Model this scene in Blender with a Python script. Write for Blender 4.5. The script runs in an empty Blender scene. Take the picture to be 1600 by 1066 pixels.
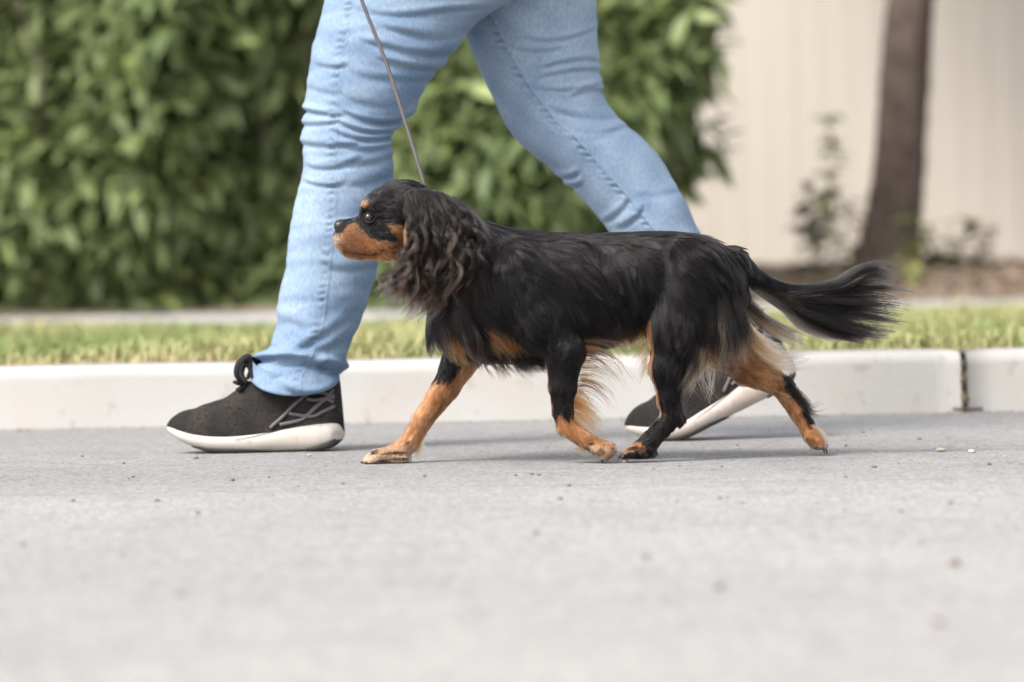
import bpy, math, random
import numpy as np
from mathutils import Vector, Matrix, kdtree

random.seed(7)
rng = np.random.default_rng(7)
S = bpy.context.scene
COL = S.collection

# ------------------------------------------------------------------ camera
FPX = 5500.0                      # focal length in photograph pixels (1600 wide)
CAM = np.array((0.0, -5.0, 0.275))
PITCH = math.atan(112 / FPX)
ROLL = math.radians(-1.04)
cd = bpy.data.cameras.new('camera')
cam = bpy.data.objects.new('camera', cd); COL.objects.link(cam)
cd.sensor_fit = 'HORIZONTAL'; cd.sensor_width = 36.0; cd.lens = FPX / 1600 * 36
cd.clip_start = 0.05; cd.clip_end = 1500
cam.location = CAM
RM = Matrix.Rotation(math.pi / 2 - PITCH, 3, 'X') @ Matrix.Rotation(ROLL, 3, 'Z')
cam.rotation_euler = RM.to_euler()
cd.dof.use_dof = True; cd.dof.focus_distance = 4.96; cd.dof.aperture_fstop = 4.0; cd.dof.aperture_blades = 0
S.camera = cam
R = np.array(RM)

# ------------------------------------------------------------------ light
SUN_EL, SUN_AZ = math.radians(48), math.radians(-134)     # azimuth from +Y towards +X
w = bpy.data.worlds.new('World'); S.world = w; w.use_nodes = True
nt = w.node_tree
bg = nt.nodes['Background']; bg.inputs['Strength'].default_value = 0.15
sky = nt.nodes.new('ShaderNodeTexSky'); sky.sky_type = 'NISHITA'; sky.sun_disc = False
sky.sun_elevation = SUN_EL; sky.sun_rotation = SUN_AZ
sky.air_density = 1.0; sky.dust_density = 4.0; sky.ozone_density = 1.0
hsv = nt.nodes.new('ShaderNodeHueSaturation'); hsv.inputs['Saturation'].default_value = 0.22
nt.links.new(sky.outputs['Color'], hsv.inputs['Color']); nt.links.new(hsv.outputs['Color'], bg.inputs['Color'])
sd = bpy.data.lights.new('sun', 'SUN'); sd.energy = 1.5; sd.angle = math.radians(18); sd.color = (1.0, 0.94, 0.86)
sun = bpy.data.objects.new('sun', sd); COL.objects.link(sun)
sdir = Vector((math.sin(SUN_AZ) * math.cos(SUN_EL), math.cos(SUN_AZ) * math.cos(SUN_EL), math.sin(SUN_EL)))
sun.rotation_euler = sdir.to_track_quat('Z', 'Y').to_euler(); sun.location = (0, 0, 8)
vs = S.view_settings; vs.view_transform = 'Standard'; vs.look = 'None'; vs.gamma = 1.0; vs.use_curve_mapping = False
vs.exposure = 1.12
S.render.engine = 'CYCLES'
S.cycles.use_denoising = True
S.cycles.max_bounces = 8; S.cycles.transparent_max_bounces = 8

# ------------------------------------------------------------------ helpers
def P(px, py, Y):
    """photograph pixel + world depth plane Y -> world point (arrays allowed)"""
    px, py, Y = np.broadcast_arrays(np.asarray(px, float), np.asarray(py, float), np.asarray(Y, float))
    d = np.stack([(px - 800) / FPX, -(py - 533) / FPX, -np.ones_like(px)], -1) @ R.T
    t = (Y - CAM[1]) / d[..., 1]
    return CAM + d * t[..., None]

def PG(px, py, z=0.0):
    """pixel on a horizontal plane at height z"""
    d = np.array(((px - 800) / FPX, -(py - 533) / FPX, -1.0)) @ R.T
    return CAM + d * ((z - CAM[2]) / d[2])

def proj(p):
    c = (np.asarray(p) - CAM) @ R
    return 800 + FPX * c[..., 0] / -c[..., 2], 533 - FPX * c[..., 1] / -c[..., 2]

def tag(o, label=None, cat=None, group=None, kind=None):
    if label: o['label'] = label
    if cat: o['category'] = cat
    if group: o['group'] = group
    if kind: o['kind'] = kind
    return o

def link(o, parent=None):
    COL.objects.link(o)
    if parent is not None: o.parent = parent
    return o

def empty(name, loc=(0, 0, 0)):
    o = bpy.data.objects.new(name, None); o.location = loc; o.empty_display_size = 0.05
    return link(o)

def child_fix(o, parent):
    """parent while keeping the world placement (parents are only translated empties)"""
    o.parent = parent
    o.matrix_parent_inverse = Matrix.Translation(-Vector(parent.location))
    return o

def mesh_obj(name, v, f, mat=None, parent=None, smooth=True, col=None):
    me = bpy.data.meshes.new(name)
    v = np.asarray(v, np.float32)
    if isinstance(f, np.ndarray):
        k = f.shape[1]
        me.vertices.add(len(v)); me.vertices.foreach_set('co', v.ravel())
        me.loops.add(f.size); me.loops.foreach_set('vertex_index', f.astype(np.int32).ravel())
        me.polygons.add(len(f)); me.polygons.foreach_set('loop_start', np.arange(0, f.size, k, dtype=np.int32))
        me.update(calc_edges=True); me.validate()
    else:
        me.from_pydata(v.tolist(), [], f); me.update()
    if smooth: me.polygons.foreach_set('use_smooth', np.ones(len(me.polygons), bool))
    if col is not None:
        a = me.color_attributes.new('tint', 'FLOAT_COLOR', 'POINT')
        c = np.ones((len(v), 4), np.float32); c[:, :3] = col; a.data.foreach_set('color', c.ravel())
    if mat: me.materials.append(mat)
    o = bpy.data.objects.new(name, me); link(o)
    if parent is not None: child_fix(o, parent)
    return o

def mat(name, color=(.5, .5, .5), rough=.7, spec=.3, noise=None, bump=None, attr=None, build=None, sub=0):
    """noise=(scale, colour2, detail) mixes a second colour; bump=(scale, strength, distance)"""
    m = bpy.data.materials.new(name); m.use_nodes = True
    n = m.node_tree; b = n.nodes['Principled BSDF']
    b.inputs['Base Color'].default_value = (*color, 1); b.inputs['Roughness'].default_value = rough
    b.inputs['Specular IOR Level'].default_value = spec
    tc = n.nodes.new('ShaderNodeTexCoord')
    out = None
    if attr:
        a = n.nodes.new('ShaderNodeAttribute'); a.attribute_name = attr; out = a.outputs['Color']
    if noise:
        lst = noise if isinstance(noise, list) else [noise]
        for (sc, c2, det, lo, hi) in lst:
            t = n.nodes.new('ShaderNodeTexNoise'); t.inputs['Scale'].default_value = sc; t.inputs['Detail'].default_value = det
            n.links.new(tc.outputs['Object'], t.inputs['Vector'])
            mr = n.nodes.new('ShaderNodeMapRange'); mr.inputs[1].default_value = lo; mr.inputs[2].default_value = hi
            n.links.new(t.outputs['Fac'], mr.inputs[0])
            mx = n.nodes.new('ShaderNodeMix'); mx.data_type = 'RGBA'
            n.links.new(mr.outputs[0], mx.inputs[0])
            if out: n.links.new(out, mx.inputs[6])
            else: mx.inputs[6].default_value = (*color, 1)
            mx.inputs[7].default_value = (*c2, 1); out = mx.outputs[2]
    if out: n.links.new(out, b.inputs['Base Color'])
    if bump:
        prev = None
        for (sc, st, di) in (bump if isinstance(bump, list) else [bump]):
            t = n.nodes.new('ShaderNodeTexNoise'); t.inputs['Scale'].default_value = sc; t.inputs['Detail'].default_value = 4
            n.links.new(tc.outputs['Object'], t.inputs['Vector'])
            bp = n.nodes.new('ShaderNodeBump'); bp.inputs['Strength'].default_value = st; bp.inputs['Distance'].default_value = di
            n.links.new(t.outputs['Fac'], bp.inputs['Height'])
            if prev: n.links.new(prev, bp.inputs['Normal'])
            prev = bp.outputs['Normal']
        n.links.new(prev, b.inputs['Normal'])
    if build: build(n, b, tc)
    return m

def grid_faces(nu, nv, wrap_v=True):
    """rows nu x columns nv"""
    i = np.arange(nu - 1)[:, None]; j = np.arange(nv if wrap_v else nv - 1)[None, :]
    j2 = (j + 1) % nv
    a = i * nv + j; b = i * nv + j2; c = (i + 1) * nv + j2; d = (i + 1) * nv + j
    return np.stack([a, b, c, d], -1).reshape(-1, 4)

def cr(pts, n):
    """Catmull-Rom through points (k,d) resampled to n (uniform in arc length)"""
    p = np.asarray(pts, float)
    q = np.vstack([2 * p[0] - p[1], p, 2 * p[-1] - p[-2]])
    out = []
    for i in range(len(p) - 1):
        t = np.linspace(0, 1, 24, endpoint=False)[:, None]
        a, b, c, d = q[i], q[i + 1], q[i + 2], q[i + 3]
        out.append(.5 * (2 * b + (c - a) * t + (2 * a - 5 * b + 4 * c - d) * t ** 2 + (3 * b - a - 3 * c + d) * t ** 3))
    out = np.vstack(out + [p[-1:]])
    s = np.r_[0, np.cumsum(np.linalg.norm(np.diff(out, axis=0), axis=1))]
    u = np.linspace(0, s[-1], n)
    return np.stack([np.interp(u, s, out[:, k]) for k in range(out.shape[1])], -1)

def tube(path, radius, k=8, cap=True, flat=None):
    """tube along a path; radius scalar or per point. returns verts, faces(list)"""
    p = np.asarray(path, float); n = len(p)
    r = np.broadcast_to(np.asarray(radius, float), (n,))
    t = np.gradient(p, axis=0); t /= np.linalg.norm(t, axis=1)[:, None] + 1e-12
    up = np.array((0, 0, 1.0)) if abs(t[0, 2]) < .9 else np.array((0, 1.0, 0))
    V = []
    for i in range(n):
        x = np.cross(t[i], up); x /= np.linalg.norm(x) + 1e-12
        y = np.cross(x, t[i]); up = y
        a = np.arange(k) / k * 2 * math.pi
        V.append(p[i] + r[i] * (np.cos(a)[:, None] * x + np.sin(a)[:, None] * y * (flat or 1)))
    V = np.vstack(V); F = [tuple(q) for q in grid_faces(n, k).tolist()]
    if cap: F += [tuple(range(k - 1, -1, -1)), tuple(range((n - 1) * k, n * k))]
    return V, F

class MB:
    def __init__(s): s.v = []; s.f = []; s.n = 0
    def add(s, V, F):
        V = np.asarray(V, float); s.v.append(V); s.f += [tuple(i + s.n for i in q) for q in F]; s.n += len(V); return s
    def box(s, x0, x1, y0, y1, z0, z1):
        V = [(x, y, z) for z in (z0, z1) for y in (y0, y1) for x in (x0, x1)]
        return s.add(V, [(0, 2, 3, 1), (4, 5, 7, 6), (0, 1, 5, 4), (2, 6, 7, 3), (0, 4, 6, 2), (1, 3, 7, 5)])
    def build(s, name, m, parent=None, smooth=True):
        return mesh_obj(name, np.vstack(s.v), s.f, m, parent, smooth)

def bevel(o, wd, seg=2):
    b = o.modifiers.new('bevel', 'BEVEL'); b.width = wd; b.segments = seg; b.limit_method = 'ANGLE'
    return o

def sines(p, seed, freq, n=5):
    """cheap smooth vector noise"""
    g = np.random.default_rng(seed); out = np.zeros(len(p))
    for _ in range(n):
        k = g.normal(size=3); k *= freq * g.uniform(.6, 1.6) / np.linalg.norm(k)
        out += np.sin(p @ k + g.uniform(0, 6.28))
    return out / math.sqrt(n)

# ---- signed-distance modelling: organic bodies as ONE continuous surface
class Sdf:
    def __init__(s, lo, hi, h):
        s.lo = np.array(lo, float); s.h = h
        s.n = np.ceil((np.array(hi) - s.lo) / h).astype(int) + 1
        s.F = np.full(s.n, .2, np.float32); s.G = np.zeros(s.n, np.int8); s.B = np.full(s.n, .2, np.float32)
    def region(s, lo, hi):
        a = np.clip(((np.array(lo) - s.lo) / s.h).astype(int), 0, s.n - 1)
        b = np.clip(((np.array(hi) - s.lo) / s.h).astype(int) + 2, 1, s.n)
        sl = tuple(slice(int(i), int(j)) for i, j in zip(a, b))
        ax = [s.lo[k] + s.h * np.arange(a[k], b[k]) for k in range(3)]
        return sl, ax[0][:, None, None], ax[1][None, :, None], ax[2][None, None, :]
    def put(s, sl, d, k, g, sub=False):
        d = d.astype(np.float32); F = s.F[sl]
        if sub:
            hh = np.clip(.5 - .5 * (F + d) / k, 0, 1); s.F[sl] = F * (1 - hh) - d * hh + k * hh * (1 - hh); return
        hh = np.clip(.5 + .5 * (F - d) / k, 0, 1)
        s.F[sl] = F * (1 - hh) + d * hh - k * hh * (1 - hh)
        m = d < s.B[sl]; s.B[sl] = np.where(m, d, s.B[sl]); s.G[sl] = np.where(m, g, s.G[sl])
    def cone(s, a, b, ra, rb, k=.01, g=0, ys=1.0, sub=False):
        a = np.array(a, float); b = np.array(b, float); r = max(ra, rb) * max(1, ys) + k * 2 + s.h * 3
        sl, x, y, z = s.region(np.minimum(a, b) - r, np.maximum(a, b) + r)
        ba = b - a; bb = max(ba @ ba, 1e-9)
        hh = np.clip(((x - a[0]) * ba[0] + (y - a[1]) * ba[1] + (z - a[2]) * ba[2]) / bb, 0, 1)
        d = np.sqrt((x - a[0] - hh * ba[0]) ** 2 + ((y - a[1] - hh * ba[1]) / ys) ** 2 + (z - a[2] - hh * ba[2]) ** 2) - (ra + hh * (rb - ra))
        s.put(sl, d * min(1, ys), k, g, sub)
    def chain(s, pts, k=.01, g=0, ys=1.0, kj=.0035):
        P_ = np.array([p for p, r in pts], float); R_ = np.array([r for p, r in pts]); m = R_.max() * max(1, ys) + k * 2 + s.h * 3
        sl, x, y, z = s.region(P_.min(0) - m, P_.max(0) + m); D = None
        for a, b, ra, rb in zip(P_[:-1], P_[1:], R_[:-1], R_[1:]):
            ba = b - a; hh = np.clip(((x - a[0]) * ba[0] + (y - a[1]) * ba[1] + (z - a[2]) * ba[2]) / max(ba @ ba, 1e-9), 0, 1)
            hs = hh * hh * (3 - 2 * hh) * .5 + hh * .5
            d = (np.sqrt((x - a[0] - hh * ba[0]) ** 2 + ((y - a[1] - hh * ba[1]) / ys) ** 2 + (z - a[2] - hh * ba[2]) ** 2) - (ra + hs * (rb - ra))) * min(1, ys)
            if D is None: D = d
            else:
                w = np.clip(.5 + .5 * (D - d) / kj, 0, 1); D = D * (1 - w) + d * w - kj * w * (1 - w)
        s.put(sl, D, k, g)
    def ysurf(s, px, py, sgn=-1):
        """first surface met when coming from the side sgn at this pixel"""
        c = P(px, py, 0); i, _, k = np.clip(((c - s.lo) / s.h).round().astype(int), 0, s.n - 1)
        col = s.F[i, :, k] < 0; j = np.where(col)[0]
        return s.lo[1] + s.h * (j[0] if sgn < 0 else j[-1])
    def ell(s, c, r, k=.01, g=0, rot=0.0, sub=False):
        c = np.array(c, float); r = np.array(r, float); m = r.max() + k * 2 + s.h * 3
        sl, x, y, z = s.region(c - m, c + m)
        X = x - c[0]; Z = z - c[2]; cs, sn = math.cos(rot), math.sin(rot)
        u = X * cs + Z * sn; v = -X * sn + Z * cs; yy = y - c[1]
        q = np.sqrt((u / r[0]) ** 2 + (yy / r[1]) ** 2 + (v / r[2]) ** 2)
        q2 = np.sqrt((u / r[0] ** 2) ** 2 + (yy / r[1] ** 2) ** 2 + (v / r[2] ** 2) ** 2)
        s.put(sl, q * (q - 1) / np.maximum(q2, 1e-6), k, g, sub)
    def loft(s, st, k=.01, g=0):
        """st rows: x, ztop, zbot, halfwidth, yc - a trunk along x"""
        st = np.asarray(st, float); X0, X1 = st[0, 0], st[-1, 0]
        sl, x, y, z = s.region((X0 - .03, (st[:, 4] - st[:, 3]).min() - .04, st[:, 2].min() - .04), (X1 + .03, (st[:, 4] + st[:, 3]).max() + .04, st[:, 1].max() + .04))
        xx = np.clip(x, X0, X1)
        sx = cr(st, 300); 
        f = lambda c: np.interp(xx.ravel(), sx[:, 0], sx[:, c])[:, None, None]
        top, bot, hw, yc = f(1), f(2), f(3), f(4)
        zc = (top + bot) / 2; a = (top - bot) / 2
        q = np.sqrt(((y - yc) / hw) ** 2 + ((z - zc) / a) ** 2)
        d = (q - 1) * np.minimum(a, hw)
        d = np.where(np.abs(x - xx) > 0, np.sqrt(np.maximum(d, 0) ** 2 + (x - xx) ** 2) + np.minimum(d, 0) * 0, d)
        s.put(sl, d, k, g)
    def mesh(s, smooth=2):
        F = s.F; neg = F < 0
        nx, ny, nz = F.shape
        cells = np.zeros((nx - 1, ny - 1, nz - 1), bool); al = np.ones_like(cells)
        cor = [(i, j, k) for i in (0, 1) for j in (0, 1) for k in (0, 1)]
        sub = lambda A, c: A[c[0]:nx - 1 + c[0], c[1]:ny - 1 + c[1], c[2]:nz - 1 + c[2]]
        for c in cor: q = sub(neg, c); cells |= q; al &= q
        cells &= ~al
        I = np.argwhere(cells); idx = np.full(cells.shape, -1, np.int64); idx[tuple(I.T)] = np.arange(len(I))
        vals = {c: F[I[:, 0] + c[0], I[:, 1] + c[1], I[:, 2] + c[2]].astype(float) for c in cor}
        acc = np.zeros((len(I), 3)); cnt = np.zeros(len(I))
        for a in cor:
            for ax in range(3):
                if a[ax]: continue
                b = list(a); b[ax] = 1; b = tuple(b)
                m = (vals[a] < 0) != (vals[b] < 0)
                t = np.where(m, vals[a] / np.where(m, vals[a] - vals[b], 1), 0)
                p = np.tile(np.array(a, float), (len(I), 1)); p[:, ax] += t
                acc[m] += p[m]; cnt[m] += 1
        V = s.lo + s.h * (I + acc / cnt[:, None]); quads = []
        for ax in range(3):
            o1, o2 = [(1, 2), (2, 0), (0, 1)][ax]
            n0 = neg[tuple(slice(0, -1) if k == ax else slice(1, -1) for k in range(3))]
            n1 = neg[tuple(slice(1, None) if k == ax else slice(1, -1) for k in range(3))]
            e = np.argwhere(n0 != n1); 
            st = n0[tuple(e.T)]
            base = e.copy(); base[:, o1] += 1; base[:, o2] += 1
            def cid(d1, d2):
                q = base.copy(); q[:, o1] += d1; q[:, o2] += d2; return idx[tuple(q.T)]
            a, b, c, d = cid(-1, -1), cid(0, -1), cid(0, 0), cid(-1, 0)
            q = np.stack([a, b, c, d], -1); q[~st] = q[~st][:, ::-1]; quads.append(q)
        Q = np.vstack(quads); Q = Q[(Q >= 0).all(1)]
        E = np.vstack([Q[:, [0, 1]], Q[:, [1, 2]], Q[:, [2, 3]], Q[:, [3, 0]]])
        for it in range(smooth):
            a2 = np.stack([np.bincount(E[:, 0], V[E[:, 1], k], len(V)) + np.bincount(E[:, 1], V[E[:, 0], k], len(V)) for k in range(3)], -1)
            c2 = np.bincount(E.ravel(), minlength=len(V))
            V = V * .4 + .6 * a2 / np.maximum(c2, 1)[:, None]
        ii = np.clip(np.round((V - s.lo) / s.h).astype(int), 0, s.n - 1)
        return V, Q, s.G[tuple(ii.T)]

def normals(V, Q):
    n = np.cross(V[Q[:, 2]] - V[Q[:, 0]], V[Q[:, 3]] - V[Q[:, 1]])
    N = np.stack([sum(np.bincount(Q[:, j], n[:, k], len(V)) for j in range(4)) for k in range(3)], -1)
    return N / (np.linalg.norm(N, axis=1)[:, None] + 1e-12)

def inpoly(px, py, poly):
    c = np.zeros(px.shape, bool); n = len(poly)
    for i in range(n):
        x0, y0 = poly[i]; x1, y1 = poly[(i + 1) % n]
        m = (y0 > py) != (y1 > py)
        c ^= m & (px < (x1 - x0) * (py - y0) / ((y1 - y0) or 1e-9) + x0)
    return c

# ------------------------------------------------------------------ setting: ground, road, kerb, verge, path, bed
KY0, KY1, KH = 1.40, 1.56, 0.112        # kerb front, back, height
def sheet(name, x0, x1, y0, y1, z, m, nx=2, ny=2, fz=None):
    X, Y = np.meshgrid(np.linspace(x0, x1, nx), np.linspace(y0, y1, ny))
    Z = np.full(X.shape, z) if fz is None else fz(X, Y)
    o = mesh_obj(name, np.stack([X, Y, Z], -1).reshape(-1, 3), grid_faces(ny, nx, False), m)
    return tag(o, kind='structure')

def speckle(n, b, tc):
    """fine light and dark stone chips in asphalt"""
    v = n.nodes.new('ShaderNodeTexVoronoi'); v.inputs['Scale'].default_value = 210; v.feature = 'F1'
    n.links.new(tc.outputs['Object'], v.inputs['Vector'])
    cr_ = n.nodes.new('ShaderNodeValToRGB'); e = cr_.color_ramp.elements
    e[0].position = 0.0; e[0].color = (.55, .55, .56, 1); e[1].position = 1.0; e[1].color = (1.35, 1.33, 1.3, 1)
    m2 = e[0:0]
    hs = n.nodes.new('ShaderNodeSeparateColor'); n.links.new(v.outputs['Color'], hs.inputs[0])
    n.links.new(hs.outputs[0], cr_.inputs[0])
    mx = n.nodes.new('ShaderNodeMix'); mx.data_type = 'RGBA'; mx.blend_type = 'MULTIPLY'; mx.inputs[0].default_value = .8
    src = b.inputs['Base Color'].links[0].from_socket
    n.links.new(src, mx.inputs[6]); n.links.new(cr_.outputs[0], mx.inputs[7])
    n.links.new(mx.outputs[2], b.inputs['Base Color'])
    bp = n.nodes.new('ShaderNodeBump'); bp.inputs['Strength'].default_value = .5; bp.inputs['Distance'].default_value = .0015
    n.links.new(v.outputs['Distance'], bp.inputs['Height'])
    if b.inputs['Normal'].links: n.links.new(b.inputs['Normal'].links[0].from_socket, bp.inputs['Normal'])
    n.links.new(bp.outputs['Normal'], b.inputs['Normal'])

def road_build(n, b, tc):
    """asphalt tone turned darker towards the gutter, with a ragged soft edge"""
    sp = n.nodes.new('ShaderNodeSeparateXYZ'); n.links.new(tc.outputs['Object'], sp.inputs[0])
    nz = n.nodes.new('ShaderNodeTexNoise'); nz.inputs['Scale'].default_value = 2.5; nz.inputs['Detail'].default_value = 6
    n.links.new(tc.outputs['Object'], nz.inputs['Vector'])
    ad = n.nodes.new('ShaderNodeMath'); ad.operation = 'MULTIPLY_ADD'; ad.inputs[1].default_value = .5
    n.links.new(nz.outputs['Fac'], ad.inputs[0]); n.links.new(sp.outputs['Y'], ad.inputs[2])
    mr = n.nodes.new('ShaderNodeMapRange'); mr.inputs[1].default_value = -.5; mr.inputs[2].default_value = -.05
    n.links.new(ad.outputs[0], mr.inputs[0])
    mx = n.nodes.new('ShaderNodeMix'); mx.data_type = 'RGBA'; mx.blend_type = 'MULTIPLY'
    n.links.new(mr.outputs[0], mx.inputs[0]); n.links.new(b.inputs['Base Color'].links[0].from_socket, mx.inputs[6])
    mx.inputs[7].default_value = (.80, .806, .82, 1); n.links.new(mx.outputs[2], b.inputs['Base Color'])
    # faint paving joint running along the road
    jn = n.nodes.new('ShaderNodeMath'); jn.operation = 'MULTIPLY_ADD'; jn.inputs[1].default_value = .10
    n.links.new(nz.outputs['Fac'], jn.inputs[0]); n.links.new(sp.outputs['Y'], jn.inputs[2])
    ab = n.nodes.new('ShaderNodeMath'); ab.operation = 'ADD'; ab.inputs[1].default_value = .49; n.links.new(jn.outputs[0], ab.inputs[0])
    a2 = n.nodes.new('ShaderNodeMath'); a2.operation = 'ABSOLUTE'; n.links.new(ab.outputs[0], a2.inputs[0])
    m2 = n.nodes.new('ShaderNodeMapRange'); m2.inputs[1].default_value = .004; m2.inputs[2].default_value = .022; m2.inputs[3].default_value = .32; m2.inputs[4].default_value = 0
    n.links.new(a2.outputs[0], m2.inputs[0])
    mj = n.nodes.new('ShaderNodeMix'); mj.data_type = 'RGBA'; mj.blend_type = 'MULTIPLY'; mj.inputs[7].default_value = (.6, .6, .62, 1)
    n.links.new(m2.outputs[0], mj.inputs[0]); n.links.new(b.inputs['Base Color'].links[0].from_socket, mj.inputs[6]); n.links.new(mj.outputs[2], b.inputs['Base Color'])
    speckle(n, b, tc)
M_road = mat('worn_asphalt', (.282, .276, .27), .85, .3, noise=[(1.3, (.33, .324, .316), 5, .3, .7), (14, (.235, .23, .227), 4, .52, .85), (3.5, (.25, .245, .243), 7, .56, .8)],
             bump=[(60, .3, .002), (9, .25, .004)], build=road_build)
M_kerb = mat('kerb_concrete', (.43, .422, .41), .85, .25, noise=[(2.2, (.385, .372, .352), 6, .4, .7), (7, (.41, .38, .35), 6, .45, .75), (28, (.28, .255, .235), 5, .6, .8), (140, (.42, .41, .4), 3, .5, .8)],
             bump=[(40, .25, .003), (180, .3, .001)])
M_path = mat('path_concrete', (.40, .39, .38), .85, .25, noise=[(6, (.33, .32, .31), 5, .4, .7)], bump=(60, .3, .002))
M_soil = mat('bark_mulch_soil', (.19, .15, .115), .95, .1, noise=[(18, (.30, .24, .18), 6, .4, .65), (5, (.13, .10, .08), 4, .4, .7)], bump=(30, .8, .02))
M_turf = mat('turf_soil', (.17, .16, .07), .95, .1, noise=[(9, (.22, .19, .08), 5, .4, .7)], bump=(40, .6, .01))
M_lawn = mat('distant_ground', (.12, .14, .06), .95, .1, noise=[(3, (.16, .15, .08), 5, .4, .7)])

sheet('ground', -300, 300, -300, 300, -0.06, M_lawn)
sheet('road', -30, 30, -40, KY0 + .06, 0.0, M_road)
sheet('verge_soil', -30, 30, KY1 - .01, 6.42, KH - .012, M_turf)
sheet('path', -30, 30, 6.4, 9.4, KH + .002, M_path)
def bed(X, Y):
    t = np.clip((Y - 9.35) / 2.2, 0, 1)
    mound = .075 * np.exp(-((X - 1.85) / .9) ** 2 - ((Y - 11.5) / .7) ** 2)
    p = np.stack([X, Y, 0 * X], -1).reshape(-1, 3)
    return KH + .01 + .085 * t * t * (3 - 2 * t) + mound + (.012 * sines(p, 11, 5) + .006 * sines(p, 12, 17)).reshape(X.shape)
sheet('planting_bed', -14, 14, 9.38, 14.0, 0, M_soil, 260, 60, bed)

# kerb: separate concrete lengths with open joints
kerb = empty('kerb', (0, KY0, 0)); tag(kerb, kind='structure')
xj = float(P(1508, 600, KY0)[0]); LEN = 3.0
prof = [(KY0 + .016, -.05), (KY0 + .016, -.01)]
prof = [(KY0 - .004, -.04), (KY0, .0), (KY0 + .012, KH - .026)]
for a in np.linspace(0, 90, 7):
    a = math.radians(a); prof.append((KY0 + .036 - .024 * math.cos(a), KH - .024 + .024 * math.sin(a)))
prof += [(KY1, KH + .001), (KY1, -.04)]
prof = np.array(prof); k = len(prof)
for i in range(-4, 5):
    xa, xb = xj + i * LEN + .0055, xj + (i + 1) * LEN - .0055
    n = 60; xs = np.linspace(xa, xb, n)
    V = np.zeros((n, k, 3)); V[:, :, 0] = xs[:, None]; V[:, :, 1:] = prof[None]
    V = V.reshape(-1, 3)
    V[:, 1] += .0016 * sines(V, 20 + i, 22) + .001 * sines(V, 40 + i, 70)
    V[:, 2] += (V[:, 2] > .02) * (.0012 * sines(V, 60 + i, 12))
    e = np.abs(V[:, 0, None] - np.array([xa, xb])).min(1) < .001          # worn arrises at the joint
    V[e, 1] += .004; V[e & (V[:, 2] > .05), 2] -= .003
    F = [tuple(q) for q in grid_faces(n, k).tolist()] + [tuple(range(k)), tuple(range((n - 1) * k, n * k))[::-1]]
    F = [q[::-1] for q in F]
    mesh_obj('kerb_stone', V, F, M_kerb, kerb)
M_moss = mat('dirty_joint', (.10, .085, .055), .95, .1, noise=[(60, (.13, .10, .06), 4, .4, .7)], bump=(80, .8, .01))
for i in range(-3, 5):
    mb = MB(); x = xj + i * LEN
    n = 14
    V, F = tube([(x + .003 * math.sin(q * 2.1), KY0 + .013 + .006 * math.sin(q * 1.3), z) for q, z in enumerate(np.linspace(-.01, KH - .016, n))],
                np.linspace(.0066, .0035, n) * (1 + .35 * np.sin(np.arange(n) * 1.7)), 7)
    mb.add(V, F)
    V, F = tube([(x + t, KY0 - .003 - .003 * abs(math.sin(t * 90)), .006) for t in np.linspace(-.024, .030, 16)], .0032 * (1 + .4 * np.sin(np.arange(16) * 2.3)), 6)
    mb.add(V, F).build('joint_dirt', M_moss, kerb)

# ---- grass on the verge (nobody could count it)
def grass():
    N = 115000
    Y = KY1 + (6.42 - KY1) * rng.random(N) ** 1.1
    hw = .165 * (Y + 5) + 1.9
    X = (rng.random(N) * 2 - 1) * hw
    base = np.stack([X, Y, np.full(N, KH - .014)], -1)
    patch = sines(base, 31, 3.5)
    h = rng.uniform(.016, .046, N) * np.clip(1 + .35 * patch + .25 * sines(base, 35, 14), .4, 2) * np.where(Y < KY1 + .15, .6, 1)
    az = rng.uniform(0, 6.283, N); lean = rng.uniform(.1, .8, N)
    d = np.stack([np.cos(az), np.sin(az), 0 * az], -1); s = np.stack([-np.sin(az), np.cos(az), 0 * az], -1)
    wd = rng.uniform(.0018, .0034, N)[:, None]
    up = np.array((0, 0, 1.0))
    hh = h[:, None]; ln = lean[:, None]
    mid = base + up * hh * .6 + d * hh * ln * .3; tip = base + up * hh * (1 - .25 * ln) + d * hh * ln
    V = np.stack([base - s * wd, base + s * wd, mid + s * wd * .8, mid - s * wd * .8, tip], 1)
    f = np.arange(N)[:, None] * 5
    T = np.concatenate([f + [0, 1, 2], f + [0, 2, 3], f + [3, 2, 4]], 0)
    g = np.array((.165, .235, .072)); y = np.array((.40, .375, .185)); br = np.array((.42, .31, .18))
    a = np.clip(.45 + .35 * patch + rng.normal(0, .22, N), 0, 1)[:, None]
    c = g * (1 - a) + y * a
    bw = (np.clip(.75 - (Y - KY1) / .5, 0, .8) * (rng.random(N) < .5 + .35 * sines(base, 33, 4)))[:, None]
    c = c * (1 - bw) + br * bw
    return mesh_obj('grass', V.reshape(-1, 3), T, mat('grass_blades', rough=.6, spec=.25, attr='tint'), col=np.repeat(c, 5, 0), smooth=False)
tag(grass(), 'yellowish green grass growing on the verge behind the kerb', 'grass', kind='stuff')

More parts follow.
